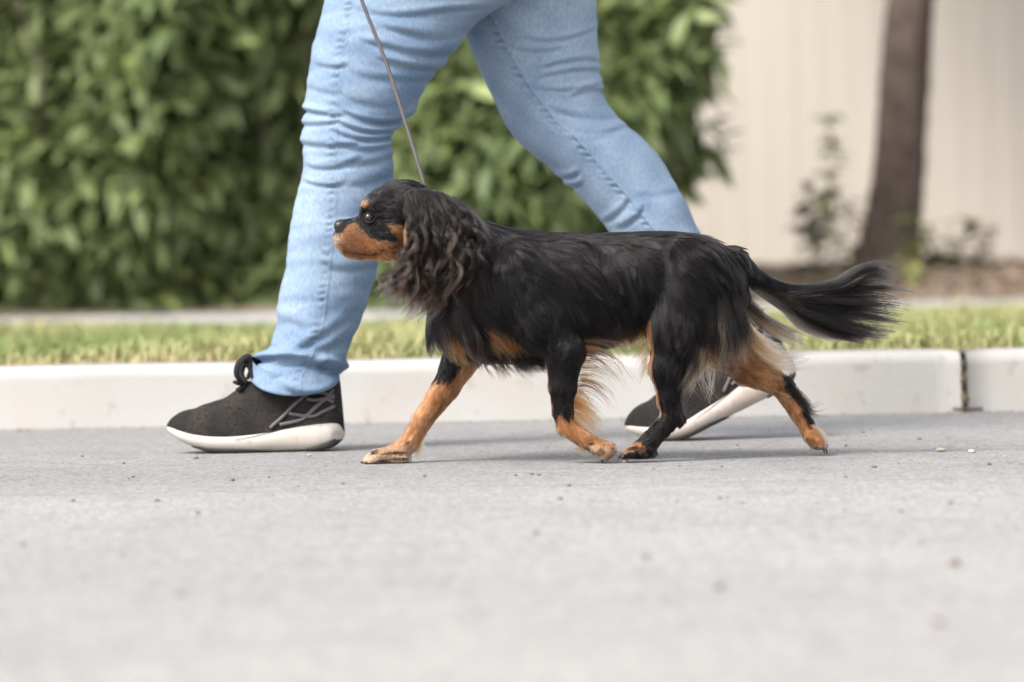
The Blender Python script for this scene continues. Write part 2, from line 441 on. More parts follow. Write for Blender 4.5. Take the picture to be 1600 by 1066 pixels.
# ---- vertical board fence behind the bed
M_fence = mat('beige_fence_boards', (.585, .535, .47), .55, .35, noise=[(.9, (.54, .492, .43), 3, .35, .7), (7, (.565, .515, .45), 4, .4, .7)])
fence = empty('board_fence', (0, 13.0, .15))
tag(fence, 'tall plain beige fence of vertical boards behind the tree', 'fence')
mb = MB(); mb.box(-.0695, .0695, 0, .022, 0, 1.9)
pl = mb.build('board', M_fence, fence, smooth=False); bevel(pl, .004)
pl.location = (0, 0, 0); pl.matrix_parent_inverse = Matrix.Identity(4)
first = True
for i in range(-62, 63):
    o = pl if first else pl.copy()
    if not first: COL.objects.link(o)
    first = False
    o.location = (i * .1405, random.uniform(-.002, .002), random.uniform(-.004, .004)); o.rotation_euler = (0, 0, random.uniform(-.012, .012))
for z in (.25, 1.55):
    r_ = MB().box(-8.8, 8.8, .03, .07, z, z + .09).build('rail', M_fence, fence, smooth=False); r_.matrix_parent_inverse = Matrix.Identity(4)

# ---- leaves
def leaf_template(curl=.25, fold=.25, n=5):
    V = []; F = []
    for i in range(n):
        t = i / (n - 1); wd = .185 * math.sin(math.pi * min(1, t * .93 + .05)) ** .8 * (1 - .25 * t)
        z = -curl * t * t
        V += [(t, -wd, z + wd * fold), (t, 0, z), (t, wd, z + wd * fold)]
    for i in range(n - 1):
        a = i * 3; F += [(a, a + 3, a + 4), (a, a + 4, a + 1), (a + 1, a + 4, a + 5), (a + 1, a + 5, a + 2)]
    return np.array(V), np.array(F)
def frames(d, up):
    d = d / np.linalg.norm(d, axis=1)[:, None]
    s = np.cross(up, d); s /= np.linalg.norm(s, axis=1)[:, None] + 1e-9
    n = np.cross(d, s); return np.stack([d, s, n], -1)         # columns
def leaf_cloud(pos, M3, size, tmpl, wide=None):
    V, F = tmpl; n = len(pos)
    T = V[None] * (np.stack([size, size * (wide if wide is not None else 1), size], -1)[:, None, :])
    W = np.einsum('nij,nkj->nki', M3, T) + pos[:, None]
    FF = (F[None] + (np.arange(n) * len(V))[:, None, None]).reshape(-1, 3)
    return W.reshape(-1, 3), FF
def leaf_mat(name, rough=.45):
    def tl(n, b, tc):
        t = n.nodes.new('ShaderNodeBsdfTranslucent'); mx = n.nodes.new('ShaderNodeMixShader'); mx.inputs[0].default_value = .22
        n.links.new(b.inputs['Base Color'].links[0].from_socket, t.inputs['Color'])
        n.links.new(b.outputs[0], mx.inputs[1]); n.links.new(t.outputs[0], mx.inputs[2])
        n.links.new(mx.outputs[0], n.nodes['Material Output'].inputs['Surface'])
    return mat(name, rough=rough, spec=.25, attr='tint', build=tl)
M_leaf = leaf_mat('shrub_leaf')
M_bark = mat('grey_brown_bark', (.074, .055, .046), .95, .15, noise=[(9, (.13, .10, .084), 6, .35, .7)], bump=[(22, 1, .02), (90, .5, .005)])

def hedge():
    X0, X1, YF, H = -4.3, .86, 9.75, 2.15
    root = empty('leafy_hedge', (-1.6, 10.3, .18))
    tag(root, 'big dense green shrub hedge with long pointed leaves behind the path', 'hedge')
    # stems
    mb = MB()
    for i in range(46):
        x = X0 + .3 + (X1 - X0 - .7) * (i + random.random()) / 46; y = random.uniform(10.0, 10.7)
        p = [(x, y, .1)]; q = Vector((random.uniform(-.35, .35), random.uniform(-.5, .15), 1))
        for j in range(5):
            p.append((p[-1][0] + q.x * .25 + random.uniform(-.05, .05), p[-1][1] + q.y * .3 + random.uniform(-.05, .05), p[-1][2] + .36)); q.x += random.uniform(-.2, .2)
        mb.add(*tube(p, np.linspace(.016, .004, len(p)), 6))
    mb.build('stem', M_bark, root)
    # shoots: whorls of lance-shaped leaves pointing out and down
    NS = 5600
    sx = rng.uniform(X0, X1, NS); sz = .14 + H * rng.random(NS)
    lump = lambda x, z: .20 * sines(np.stack([x, 0 * x, z], -1), 51, 4.2) + .10 * sines(np.stack([x, 0 * x, z], -1), 52, 9)
    depth = rng.random(NS) ** 1.6 * .75
    sy = YF + lump(sx, sz) + depth + .25 * (sz / H) ** 2
    # rounded right end of the hedge, thinner towards the ground there
    edge = X1 - .06 + .16 * np.clip((sz - .9) / .8, -1, 1) + .15 * sines(np.stack([0 * sz, sy, sz], -1), 53, 7)
    edge = np.where(sz < .85, edge - .35 * (1 - sz / .85), edge)
    keep = sx < edge
    sx, sy, sz = sx[keep], sy[keep], sz[keep]; NS = len(sx)
    ax = np.stack([rng.normal(0, .45, NS), -1 + rng.normal(0, .35, NS), rng.normal(.25, .4, NS)], -1); ax /= np.linalg.norm(ax, axis=1)[:, None]
    K = 7
    pos = np.repeat(np.stack([sx, sy, sz], -1), K, 0); A = np.repeat(ax, K, 0); n = len(pos)
    ph = (np.tile(np.arange(K), NS) * 2.4 + np.repeat(rng.uniform(0, 6.28, NS), K))
    e1 = np.cross(A, (0, 0, 1.0)); e1 /= np.linalg.norm(e1, axis=1)[:, None]; e2 = np.cross(e1, A)
    st = np.tile(np.linspace(-.09, .02, K), NS)
    pos = pos + A * st[:, None]
    d = A * rng.uniform(.3, .9, n)[:, None] + (np.cos(ph)[:, None] * e1 + np.sin(ph)[:, None] * e2) * .9 + np.array((0, 0, -.42))
    d /= np.linalg.norm(d, axis=1)[:, None]
    up = np.array((0, -.35, 1.0)) + rng.normal(0, .3, (n, 3))
    M3 = frames(d, up); size = rng.uniform(.11, .24, n)
    pn = sines(pos, 55, 3, 4)
    a = np.clip(.4 + .22 * pn + rng.normal(0, .2, n), 0, 1)[:, None]
    c = np.array((.102, .138, .052)) * (1 - a) + np.array((.275, .328, .138)) * a
    young = (rng.random(n) < .05)[:, None]; c = np.where(young, np.array((.25, .30, .10)), c)
    front = np.argsort(pos[:, 1] - lump(pos[:, 0], pos[:, 2]) - .6 * size)
    px, py = proj(pos); vis = (px > -40) & (px < 1150) & (py > -40) & (py < 520)
    front = front[vis[front]]
    pick = np.zeros(n, bool); pick[front[:900:3][:290]] = True
    V, F = leaf_cloud(pos[~pick], M3[~pick], size[~pick], leaf_template())
    o = mesh_obj('foliage', V, F, M_leaf, root, col=np.repeat(c[~pick], 15, 0)); o['kind'] = 'stuff'
    bank = []
    for j, cc in enumerate([(.155, .198, .078), (.215, .265, .11), (.125, .163, .065), (.27, .325, .13)]):
        V, F = leaf_template(.2 + .05 * j, .2 + .04 * j)
        o = mesh_obj('leaf', V, F, M_leaf, root, col=np.tile(cc, (15, 1))); bank.append(o)
    for j, i in enumerate(np.where(pick)[0]):
        o = bank[j] if j < 4 else bank[int(rng.integers(0, 4))].copy()
        if j >= 4: COL.objects.link(o)
        m4 = Matrix([[*(M3[i][r] * size[i]), pos[i][r]] for r in range(3)] + [[0, 0, 0, 1]])
        o.matrix_parent_inverse = Matrix.Identity(4)
        o.matrix_basis = Matrix.Translation(-root.location) @ m4
hedge()

# ---- street tree: trunk, limbs, crown
def tree():
    b = P(1386, 418, 11.5); t = P(1426, -10, 11.5); root = empty('street_tree', tuple(b))
    tag(root, 'grey brown tree trunk leaning slightly in front of the beige fence', 'tree')
    ax = (t - b) / (t[2] - b[2]); n = 60; K = 40; s0 = 5500 / 16.5
    zs = np.linspace(-.12, 2.4, n); V = []
    for z in zs:
        r = (.129 - .022 * min(z, 1.4) / 1.3 - .01 * max(0, z - 1.3)) + .05 * math.exp(-max(z, -.1) / .09)
        a = np.arange(K) / K * 6.2832
        c = b + ax * z + np.array((.012 * math.sin(z * 4), .01 * math.cos(z * 3), 0))
        ring = np.stack([np.cos(a), np.sin(a), 0 * a], -1)
        rr = r * (1 + .05 * np.sin(a * 5 + z * 1.2) + .03 * np.sin(a * 11 - z * 3) + .025 * rng.normal(size=K))
        V.append(c + ring * rr[:, None])
    mesh_obj('trunk', np.vstack(V), grid_faces(n, K), M_bark, root)
    top = b + ax * 2.35; mb = MB(); tips = []
    for i in range(9):
        a = i * 2.4; q = np.array((math.cos(a) * .55, math.sin(a) * .55, 1.0)); p = [top + np.array((0, 0, -.2))]
        for j in range(7):
            p.append(p[-1] + q * .34 + rng.normal(0, .05, 3)); q[:2] *= 1.08; tips.append(p[-1])
        mb.add(*tube(p, np.linspace(.07, .012, len(p)), 7))
    mb.build('limb', M_bark, root)
    tips = np.array(tips); N = 9000
    pos = tips[rng.integers(0, len(tips), N)] + rng.normal(0, .33, (N, 3)); pos = pos[pos[:, 2] > 2.45]; N = len(pos)
    d = rng.normal(0, 1, (N, 3)); d[:, 2] -= .4
    V, F = leaf_cloud(pos, frames(d, rng.normal(0, .5, (N, 3)) + (0, 0, 1)), rng.uniform(.07, .12, N), leaf_template(), np.full(N, 1.6))
    c = np.array((.06, .11, .03)) * rng.uniform(.7, 1.5, (N, 1))
    o = mesh_obj('crown', V, F, M_leaf, root, col=np.repeat(c, 15, 0)); o['kind'] = 'stuff'
tree()

# ---- small weeds round the trunk
def weed(name, px, py, h, n, leaf, c1, c2, label, spread=.06, Y=11.1, stems=1, low=0.0):
    b = P(px, py, Y); root = empty(name, tuple(b)); tag(root, label, 'plant')
    mb = MB(); pos = []; dr = []
    for s_ in range(stems):
        p = [b + np.array((random.uniform(-.02, .02), random.uniform(-.02, .02), -.05))]; q = np.array((random.uniform(-1, 1) * spread * 3, random.uniform(-1, 1) * spread * 2, 1.0))
        for j in range(8):
            p.append(p[-1] + q * (h + .05) / 8 + rng.normal(0, .006, 3))
        p = np.array(p); mb.add(*tube(p, np.linspace(.006, .002, 9), 5))
        t = np.sort(rng.uniform(low, 1, n // stems)); i = t * 8; k0 = np.clip(i.astype(int), 0, 7)
        pos.append(p[k0] + (p[k0 + 1] - p[k0]) * (i - k0)[:, None]); a = rng.uniform(0, 6.28, len(t))
        dr.append(np.stack([np.cos(a), np.sin(a), rng.uniform(-.3, .6, len(t))], -1))
    mb.build('stem', mat(name + '_stem', c1, .8), root)
    pos = np.vstack(pos); dr = np.vstack(dr); m = len(pos)
    for i in range(m):
        V, F = leaf_cloud(pos[i:i + 1], frames(dr[i:i + 1], np.array([[0, 0, 1.0]]) + rng.normal(0, .2, (1, 3))), np.array([leaf * random.uniform(.7, 1.2)]), leaf_template(), np.array([1.7]))
        k_ = random.random(); c = np.array(c1) * (1 - k_) + np.array(c2) * k_
        mesh_obj('leaf', V, F, M_leaf, root, col=np.tile(c, (15, 1)))
weed('tall_weed', 1297, 425, .74, 50, .095, (.20, .26, .09), (.36, .44, .14), 'tall thin pale green weed left of the tree trunk', .02, low=.25)
weed('brown_weed', 1272, 432, .40, 70, .11, (.07, .065, .035), (.14, .15, .06), 'dark brownish bushy weed at the foot of the fence', .09, stems=4)
weed('low_weed', 1320, 428, .30, 34, .08, (.09, .075, .05), (.15, .15, .07), 'small dark weed close beside the trunk base, under the tall weed', .12, stems=3)
weed('bushy_weed', 1486, 414, .22, 54, .10, (.10, .12, .04), (.2, .22, .07), 'low green weed right of the tree trunk', .22, stems=5)
weed('dry_weed', 1520, 414, .18, 34, .09, (.11, .075, .06), (.16, .11, .08), 'dry brown weed past the green one, right of the trunk', .25, stems=4)
weed('bright_weed', 1428, 436, .10, 18, .07, (.30, .34, .09), (.42, .44, .14), 'small bright yellow green weed in front of the trunk base', .2, Y=10.4, stems=4)
weed('sprout', 1424, 375, .07, 10, .06, (.22, .28, .08), (.34, .38, .12), 'short green sprout growing against the tree trunk', .2, Y=11.25, stems=2)
# mulch chips and dead leaves on the bed: uncountable litter
N = 2500
lx = rng.uniform(.5, 4.2, N); ly = rng.uniform(9.45, 12.6, N)
lz = bed(lx[None], ly[None])[0] + .012
d = rng.normal(0, 1, (N, 3)); d[:, 2] *= .25
V, F = leaf_cloud(np.stack([lx, ly, lz], -1), frames(d, np.array((0, 0, 1.0)) + rng.normal(0, .3, (N, 3))), rng.uniform(.03, .07, N), leaf_template(), np.full(N, 1.4))
c = np.array((.22, .15, .10)) * rng.uniform(.4, 1.6, (N, 1))
tag(mesh_obj('leaf_litter', V, F, mat('dead_leaf', rough=.9, spec=.1, attr='tint'), col=np.repeat(c, 15, 0)), 'brown mulch and dead leaves littering the bed', 'litter', kind='stuff')

# ------------------------------------------------------------------ the dog
U = 1 / 1100.0                           # metres per photograph pixel at the dog
dog = empty('dog', tuple(PG(900, 722)))
tag(dog, 'black and tan spaniel with long wavy ears trotting on a lead', 'dog')
TR, HD, NF, FF, NH, FH, TL, ER = range(8)
G = Sdf((-.30, -.13, -.012), (.60, .13, .44), .0023)
def q(px, py, Y): return P(px, py, Y)
# trunk: px, top, bottom, half width
tk = [(672, 440, 520, .034), (700, 385, 548, .052), (745, 357, 560, .064), (795, 358, 564, .070), (850, 364, 563, .073), (920, 366, 546, .070), (980, 364, 527, .062),
      (1040, 363, 516, .056), (1090, 369, 512, .056), (1128, 387, 508, .050), (1153, 404, 492, .036), (1168, 424, 470, .014)]
G.loft([(q(x, t, 0)[0], q(x, t, 0)[2], q(x, b, 0)[2], hw, 0.0) for x, t, b, hw in tk], .012, TR)
G.cone(q(648, 345, 0), q(745, 430, 0), 44 * U, 74 * U, .02, TR, .82)
# head
G.ell(q(626, 327, 0), (52 * U, .047, 44 * U), .012, HD)
G.ell(q(592, 332, 0), (30 * U, .036, 30 * U), .012, HD, .5)          # forehead
G.ell(q(612, 364, 0), (44 * U, .044, 36 * U), .012, HD)
G.ell(q(566, 372, 0), (41 * U, .029, 29 * U), .010, HD, -.06)          # muzzle
G.ell(q(542, 372, -.010), (21 * U, .017, 23 * U), .006, HD)
G.ell(q(542, 372, .010), (21 * U, .017, 23 * U), .006, HD)
G.cone(q(572, 352, 0), q(538, 353, 0), 13 * U, 9 * U, .008, HD, 1.1)
G.cone(q(548, 391, 0), q(610, 388, 0), 12 * U, 20 * U, .008, HD, 1.6)
for sgn in (-1, 1):
    G.ell(q(579, 341, sgn * .0385), (10 * U, .010, 9 * U), .006, HD, 0, True)   # eye sockets
    G.ell(q(572, 324, sgn * .027), (9 * U, .006, 5 * U), .008, HD, .4)          # brow
    # ear leather
    G.ell(q(662, 325, sgn * .050), (28 * U, .010, 26 * U), .010, ER)
    G.ell(q(672, 385, sgn * .060), (40 * U, .0085, 66 * U), .008, ER, .18)
# legs: (px, py, radius px)
def leg(pts, g, ys=1.0, k=.010):
    G.chain([(q(x, y, Y), (r if r > 40 else r - 1.3) * U) for x, y, r, Y in pts], k, g, ys)
leg([(735, 455, 50, .030), (728, 545, 33, .042), (699, 602, 22, .046), (661, 655, 17, .047), (641, 690, 16, .047), (626, 706, 14, .047)], FF)
leg([(800, 430, 55, -.030), (850, 500, 54, -.040), (882, 548, 33, -.052), (879, 600, 22.5, -.055), (879, 640, 16.5, -.055), (885, 667, 15, -.054), (916, 689, 14, -.053), (940, 700, 13, -.053)], NF, .9)
leg([(1080, 430, 60, -.020), (1062, 510, 52, -.034), (1044, 572, 30, -.044), (1046, 618, 20, -.046), (1049, 652, 16.5, -.046), (1018, 687, 15, -.046), (994, 702, 11, -.046)], NH, .85)
leg([(1095, 440, 56, .020), (1122, 530, 44, .038), (1165, 573, 28, .046), (1222, 604, 18, .047), (1246, 642, 14.5, .047), (1266, 676, 13.5, .047), (1278, 688, 12, .047)], FH, .9)
# stance details: hock points and wrists
G.cone(q(1056, 648, -.046), q(1064, 656, -.046), 10 * U, 7 * U, .006, NH)
G.cone(q(1214, 594, .047), q(1210, 584, .047), 12 * U, 7 * U, .006, FH)
# toes
def toes(pts, Yc, g, r0, r1, spread=.0085):
    a, b, c = pts
    for i, o in enumerate((-1.5, -.5, .5, 1.5)):
        l = 1.0 if abs(o) < 1 else .86
        A = q(a[0], a[1], Yc + o * spread * .7); B = q(a[0] + (b[0] - a[0]) * l, a[1] + (b[1] - a[1]) * l, Yc + o * spread)
        C = q(b[0] + (c[0] - b[0]) * l + (b[0] - a[0]) * (l - 1), c[1], Yc + o * spread * 1.08)
        G.cone(A, B, r0 * U, r0 * U, .0018, g); G.cone(B, C, r0 * U, r1 * U, .0015, g); CLAWS.append((B, C, r1 * U))
CLAWS = []
toes([(612, 710), (588, 711), (573, 719)], .047, FF, 9, 7, .0105)
G.ell(q(622, 716, .047), (22 * U, .017, 11 * U), .005, FF); G.cone(q(630, 700, .047), q(594, 713, .047), 14 * U, 10 * U, .004, FF, 1.15)
toes([(930, 702), (946, 706), (944, 713)], -.053, NF, 8, 6)
G.ell(q(948, 703, -.053), (15 * U, .016, 12 * U), .005, NF)
toes([(1000, 706), (985, 708), (976, 711)], -.046, NH, 7.5, 6)
G.ell(q(1003, 707, -.046), (24 * U, .017, 9 * U), .005, NH)
toes([(1266, 682), (1283, 689), (1287, 696)], .047, FH, 9, 6.5, .0095)
feather_later = [[(1268, 664, .03), (1282, 674, .028), (1292, 690, .028)], [(1274, 676, .028), (1286, 686, .026), (1295, 700, .026)]]
G.ell(q(1276, 690, .047), (13 * U, .016, 12 * U), .005, FH)
# tail
G.chain([(q(1142, 410, 0), 26 * U), (q(1185, 436, 0), 13 * U), (q(1230, 460, 0), 8 * U), (q(1290, 462, 0), 5 * U), (q(1335, 436, 0), 3.2 * U)], .010, TL)
for sg in (-1, 1):
    LP = [(532, 384), (540, 391), (553, 395), (568, 398), (584, 398), (598, 392)]
    for a, b in zip(LP[:-1], LP[1:]):
        G.cone(P(*a, G.ysurf(*a, sg) + sg * .0006), P(*b, G.ysurf(*b, sg) + sg * .0006), .0026, .0026, .003, HD, sub=True)
G.cone(P(521, 366, 0), P(527, 384, 0), .0022, .0026, .003, HD, sub=True)
V, Q, GI = G.mesh(2)
V[:, 2] = np.maximum(V[:, 2], .0012)
M_claw = mat('dark_claw', (.03, .025, .022), .35, .5)
for b_, c_, r_ in CLAWS:
    d_ = (c_ - b_) / np.linalg.norm(c_ - b_); s_ = c_ + d_ * r_ * .55
    cv_ = cr(np.array([s_, s_ + d_ * .004 + (0, 0, -.0003), s_ + d_ * .007 + (0, 0, -.003)]), 7); cv_[:, 2] = np.maximum(cv_[:, 2], .002)
    mesh_obj('claw', *tube(cv_, np.linspace(.0021, .0006, 7), 8), M_claw, dog)
N = normals(V, Q)

BLACK = np.array((.011, .010, .0105)); TAN = np.array((.325, .146, .066)); CREAM = np.array((.66, .50, .36)); RUST = np.array((.24, .082, .03))
def z1(l): return [(500 + x / 4.44, 260 + y / 4.44) for x, y in l]
MUZ = z1([(70, 470), (150, 455), (215, 395), (255, 400), (300, 455), (345, 492), (420, 505), (505, 517), (535, 492), (490, 445), (472, 402), (560, 392), (640, 410), (700, 560), (620, 700), (330, 690), (150, 680), (60, 560)])
CHESTP = [(750, 512), (768, 508), (797, 522), (823, 549), (800, 550), (772, 545), (757, 530)]
def tint(p, n, g):
    """coat pattern: tan points on a black coat. Returns 0..1 tan amount"""
    x, y = proj(p)
    jx = 4 * sines(p, 71, 120); jy = 4 * sines(p, 72, 120)
    x = x + jx * .7; y = y + jy * .7
    t = np.zeros(len(p))
    hd = (g == HD) | (g == ER) & (x < 640)
    t[hd & inpoly(x, y, MUZ)] = 1
    t[hd & (((x - 566) / 9.5) ** 2 + ((y - 318) / 8) ** 2 < 1)] = 1.15
    tr = (g == TR) | (g == NF)
    t[tr & inpoly(x, y, CHESTP)] = .95
    t[(g == TR) & inpoly(x, y, [(684, 512), (696, 512), (738, 545), (732, 551), (688, 546)])] = 1
    t[(g == TR) & (y > 512) & (x > 955) & (x < 1020)] = .9
    t[(g == TR) & (x > 1148) & (y > 462)] = 1
    ff = g == FF
    t[ff & ((y > 592) | ((y < 546) & (y > 500)))] = 1
    t[ff & (y > 590 - 45 * np.clip((x - 705) / 30, -1, 1)) & (y > 560)] = 1
    nf = g == NF
    t[nf & (y > 652 + 8 * np.sin(x * .3))] = 1
    t[nf & (y > 560) & ((n[:, 1] > .15) | (n[:, 0] < -.93))] = 1
    nh = g == NH
    t[nh & (y > 500) & ((n[:, 1] > .25) | ((n[:, 0] < -.80) & (n[:, 1] > -.62)))] = 1
    t[nh & (x < 1010) & (y > 690) & (n[:, 2] > .3)] = .9
    fh = g == FH
    t[fh & (y > 530)] = 1
    # black stripe along the back of the far shank
    cx = np.interp(y, [575, 604, 642, 676, 700], [1218, 1226, 1250, 1269, 1276])
    t[fh & (x > cx + 1) & (y > 572) & (y < 668)] = 0
    stk = sines(p * (90, 260, 700), 77, 1.0, 6)
    toe = ((g == FF) & (x < 640) & (y > 700)) | ((g == NF) & (y > 692)) | ((g == FH) & (y > 680)) | ((g == NH) & (x < 1010) & (y > 698))
    t[toe & (stk > .7)] *= .2
    paw = (y > 690) & ((g == FF) | (g == NF) | (g == NH))
    t[paw & (sines(p, 75, 260) > .75)] *= .25
    t[(g == TL) & (n[:, 2] < -.6) & (x < 1235)] = .25
    return t
def coat(p, n, g):
    t = tint(p, n, g); x, y = proj(p)
    tan = TAN * (1 + .22 * sines(p, 76, 90)[:, None]) * np.ones((len(p), 1))
    lite = np.clip((y - 690) / 30, 0, 1)[:, None] * ((g == FF) | (g == NF) | (g == FH))[:, None]
    tan = tan * (1 - lite * .75) + CREAM * lite * .75
    front = (np.clip((540 - x) / 14, 0, 1) * np.clip((y - 360) / 12, 0, 1))[:, None] * (g == HD)[:, None]
    tan = tan * (1 - front * .6) + CREAM * front * .6
    hdm = (g == HD)[:, None] * .30; tan = tan * (1 - hdm)
    rust = (np.clip((y - 375) / 20, 0, 1) * (x > 545))[:, None] * (g == HD)[:, None] * .55
    tan = tan * (1 - rust) + RUST * rust
    c = BLACK * (1 - np.clip(t, 0, 1)[:, None]) + tan * np.clip(t, 0, 1.15)[:, None]
    lip = (g == HD) & (np.abs(y - np.interp(x, [520, 535, 552, 575, 600, 620], [385, 394, 396, 398, 391, 384])) < 1.6) & (x > 530)
    c[lip] *= .35
    return c, t
cB, tB = coat(V, N, GI)
M_skin = mat('dog_undercoat', rough=.75, spec=.15, attr='tint')
body = mesh_obj('body', V, Q, M_skin, dog, col=cB * .8)

def hair_mat(name, rough=.17):
    m = bpy.data.materials.new(name); m.use_nodes = True; n = m.node_tree
    for x in list(n.nodes): n.nodes.remove(x)
    h = n.nodes.new('ShaderNodeBsdfHairPrincipled'); h.parametrization = 'COLOR'
    a = n.nodes.new('ShaderNodeAttribute'); a.attribute_name = 'tint'
    o = n.nodes.new('ShaderNodeOutputMaterial')
    n.links.new(a.outputs['Color'], h.inputs['Color']); n.links.new(h.outputs[0], o.inputs['Surface'])
    h.inputs['Roughness'].default_value = rough
    h.inputs['Radial Roughness'].default_value = .45
    h.inputs['Random Roughness'].default_value = .2
    h.inputs['IOR'].default_value = 1.25; h.inputs['Coat'].default_value = .5
    return m
M_hair = hair_mat('coat_hair')

def strands(name, pts, rad, col, parent):
    """pts (n,k,3) world, rad (n,k), col (n,k,3)"""
    n, k = pts.shape[:2]
    h = bpy.data.hair_curves.new(name); h.add_curves([k] * n)
    h.position_data.foreach_set('vector', pts.astype(np.float32).ravel())
    r = h.attributes.get('radius') or h.attributes.new('radius', 'FLOAT', 'POINT')
    r.data.foreach_set('value', np.broadcast_to(rad, (n, k)).astype(np.float32).ravel())
    a = h.attributes.new('tint', 'FLOAT_COLOR', 'POINT')
    c = np.ones((n, k, 4), np.float32); c[..., :3] = col; a.data.foreach_set('color', c.ravel())
    h.materials.append(M_hair)
    o = bpy.data.objects.new(name, h); link(o); child_fix(o, parent)
    return o

# --- coat guides: px, py, dx, dy, length mm, lift deg
GD = {
 HD: [(610, 285, 1, .1, 14, 9), (650, 285, 1, .4, 18, 10), (560, 322, .3, -1, 5, 12), (575, 303, .8, -.6, 6, 14), (545, 350, 1, -.1, 3, 12), (530, 370, .3, 1, 4, 22),
      (545, 395, .7, .8, 6, 22), (575, 404, 1, .6, 7, 22), (600, 400, 1, .7, 8, 22), (565, 370, 1, .5, 4, 14), (600, 365, 1, .3, 5, 14), (625, 365, .9, .5, 7, 16), (600, 335, 1, .1, 8, 10), (630, 315, 1, .5, 16, 9)],
 ER: [(650, 310, .5, 1, 16, 12), (690, 330, .7, 1, 20, 14), (660, 380, .0, 1, 24, 14), (700, 400, .2, 1, 26, 14)],
 TR: [(665, 300, 1, .5, 16, 14), (720, 330, 1, .6, 24, 14), (700, 420, .2, 1, 30, 12), (690, 500, .1, 1, 32, 16), (740, 430, .4, 1, 26, 10), (770, 352, 1, .45, 20, 10), (780, 400, .5, 1, 18, 8),
      (760, 520, .4, 1, 24, 12), (810, 556, .4, 1, 22, 14), (800, 470, .4, 1, 16, 7), (850, 362, 1, .35, 20, 9), (850, 400, .7, 1, 22, 8), (900, 362, 1, .2, 20, 9), (900, 420, .45, 1, 28, 8), (900, 490, .3, 1, 30, 9),
      (880, 545, .5, 1, 26, 12), (960, 362, 1, .2, 20, 9), (960, 430, .4, 1, 30, 8), (970, 500, .2, 1, 32, 10), (1030, 362, 1, .25, 20, 9), (1030, 420, .5, 1, 28, 8), (1010, 500, .0, 1, 24, 10),
      (1090, 372, 1, .6, 18, 7), (1090, 420, .7, 1, 26, 9), (1130, 400, .8, .9, 18, 6), (1140, 450, .4, 1, 28, 12), (1160, 480, .6, 1, 24, 16)],
 NF: [(800, 430, .5, 1, 15, 7), (850, 500, .5, 1, 14, 7), (860, 540, .3, 1, 12, 8), (880, 560, .1, 1, 9, 8), (878, 620, .1, 1, 10, 12), (880, 660, .3, 1, 9, 16), (915, 690, 1, .6, 7, 14), (945, 705, .2, 1, 6, 22)],
 FF: [(735, 470, .2, 1, 14, 10), (725, 545, -.2, 1, 11, 10), (700, 600, -.5, 1, 11, 11), (660, 655, -.5, 1, 9, 11), (640, 690, -.4, 1, 9, 14), (615, 710, -1, .4, 4, 12), (580, 716, -1, .5, 4, 16)],
 NH: [(1080, 430, .4, 1, 26, 9), (1060, 500, .25, 1, 26, 9), (1030, 560, .1, 1, 14, 9), (1046, 615, .2, 1, 12, 11), (1052, 655, -.2, 1, 10, 12), (1020, 687, -.6, .9, 9, 12), (985, 706, -1, .5, 5, 14), (1085, 560, .3, 1, 24, 14)],
 FH: [(1100, 450, .5, 1, 24, 10), (1120, 540, .8, .7, 14, 10), (1170, 575, 1, .6, 13, 12), (1222, 600, .8, .8, 11, 13), (1248, 642, .7, 1, 10, 13), (1268, 676, .6, 1, 9, 14), (1283, 694, .3, 1, 5, 18)],
 TL: [(1150, 408, .9, .7, 14, 5), (1190, 436, 1, .6, 20, 9), (1240, 460, 1, .2, 30, 16), (1300, 458, 1, -.4, 30, 14)],
}
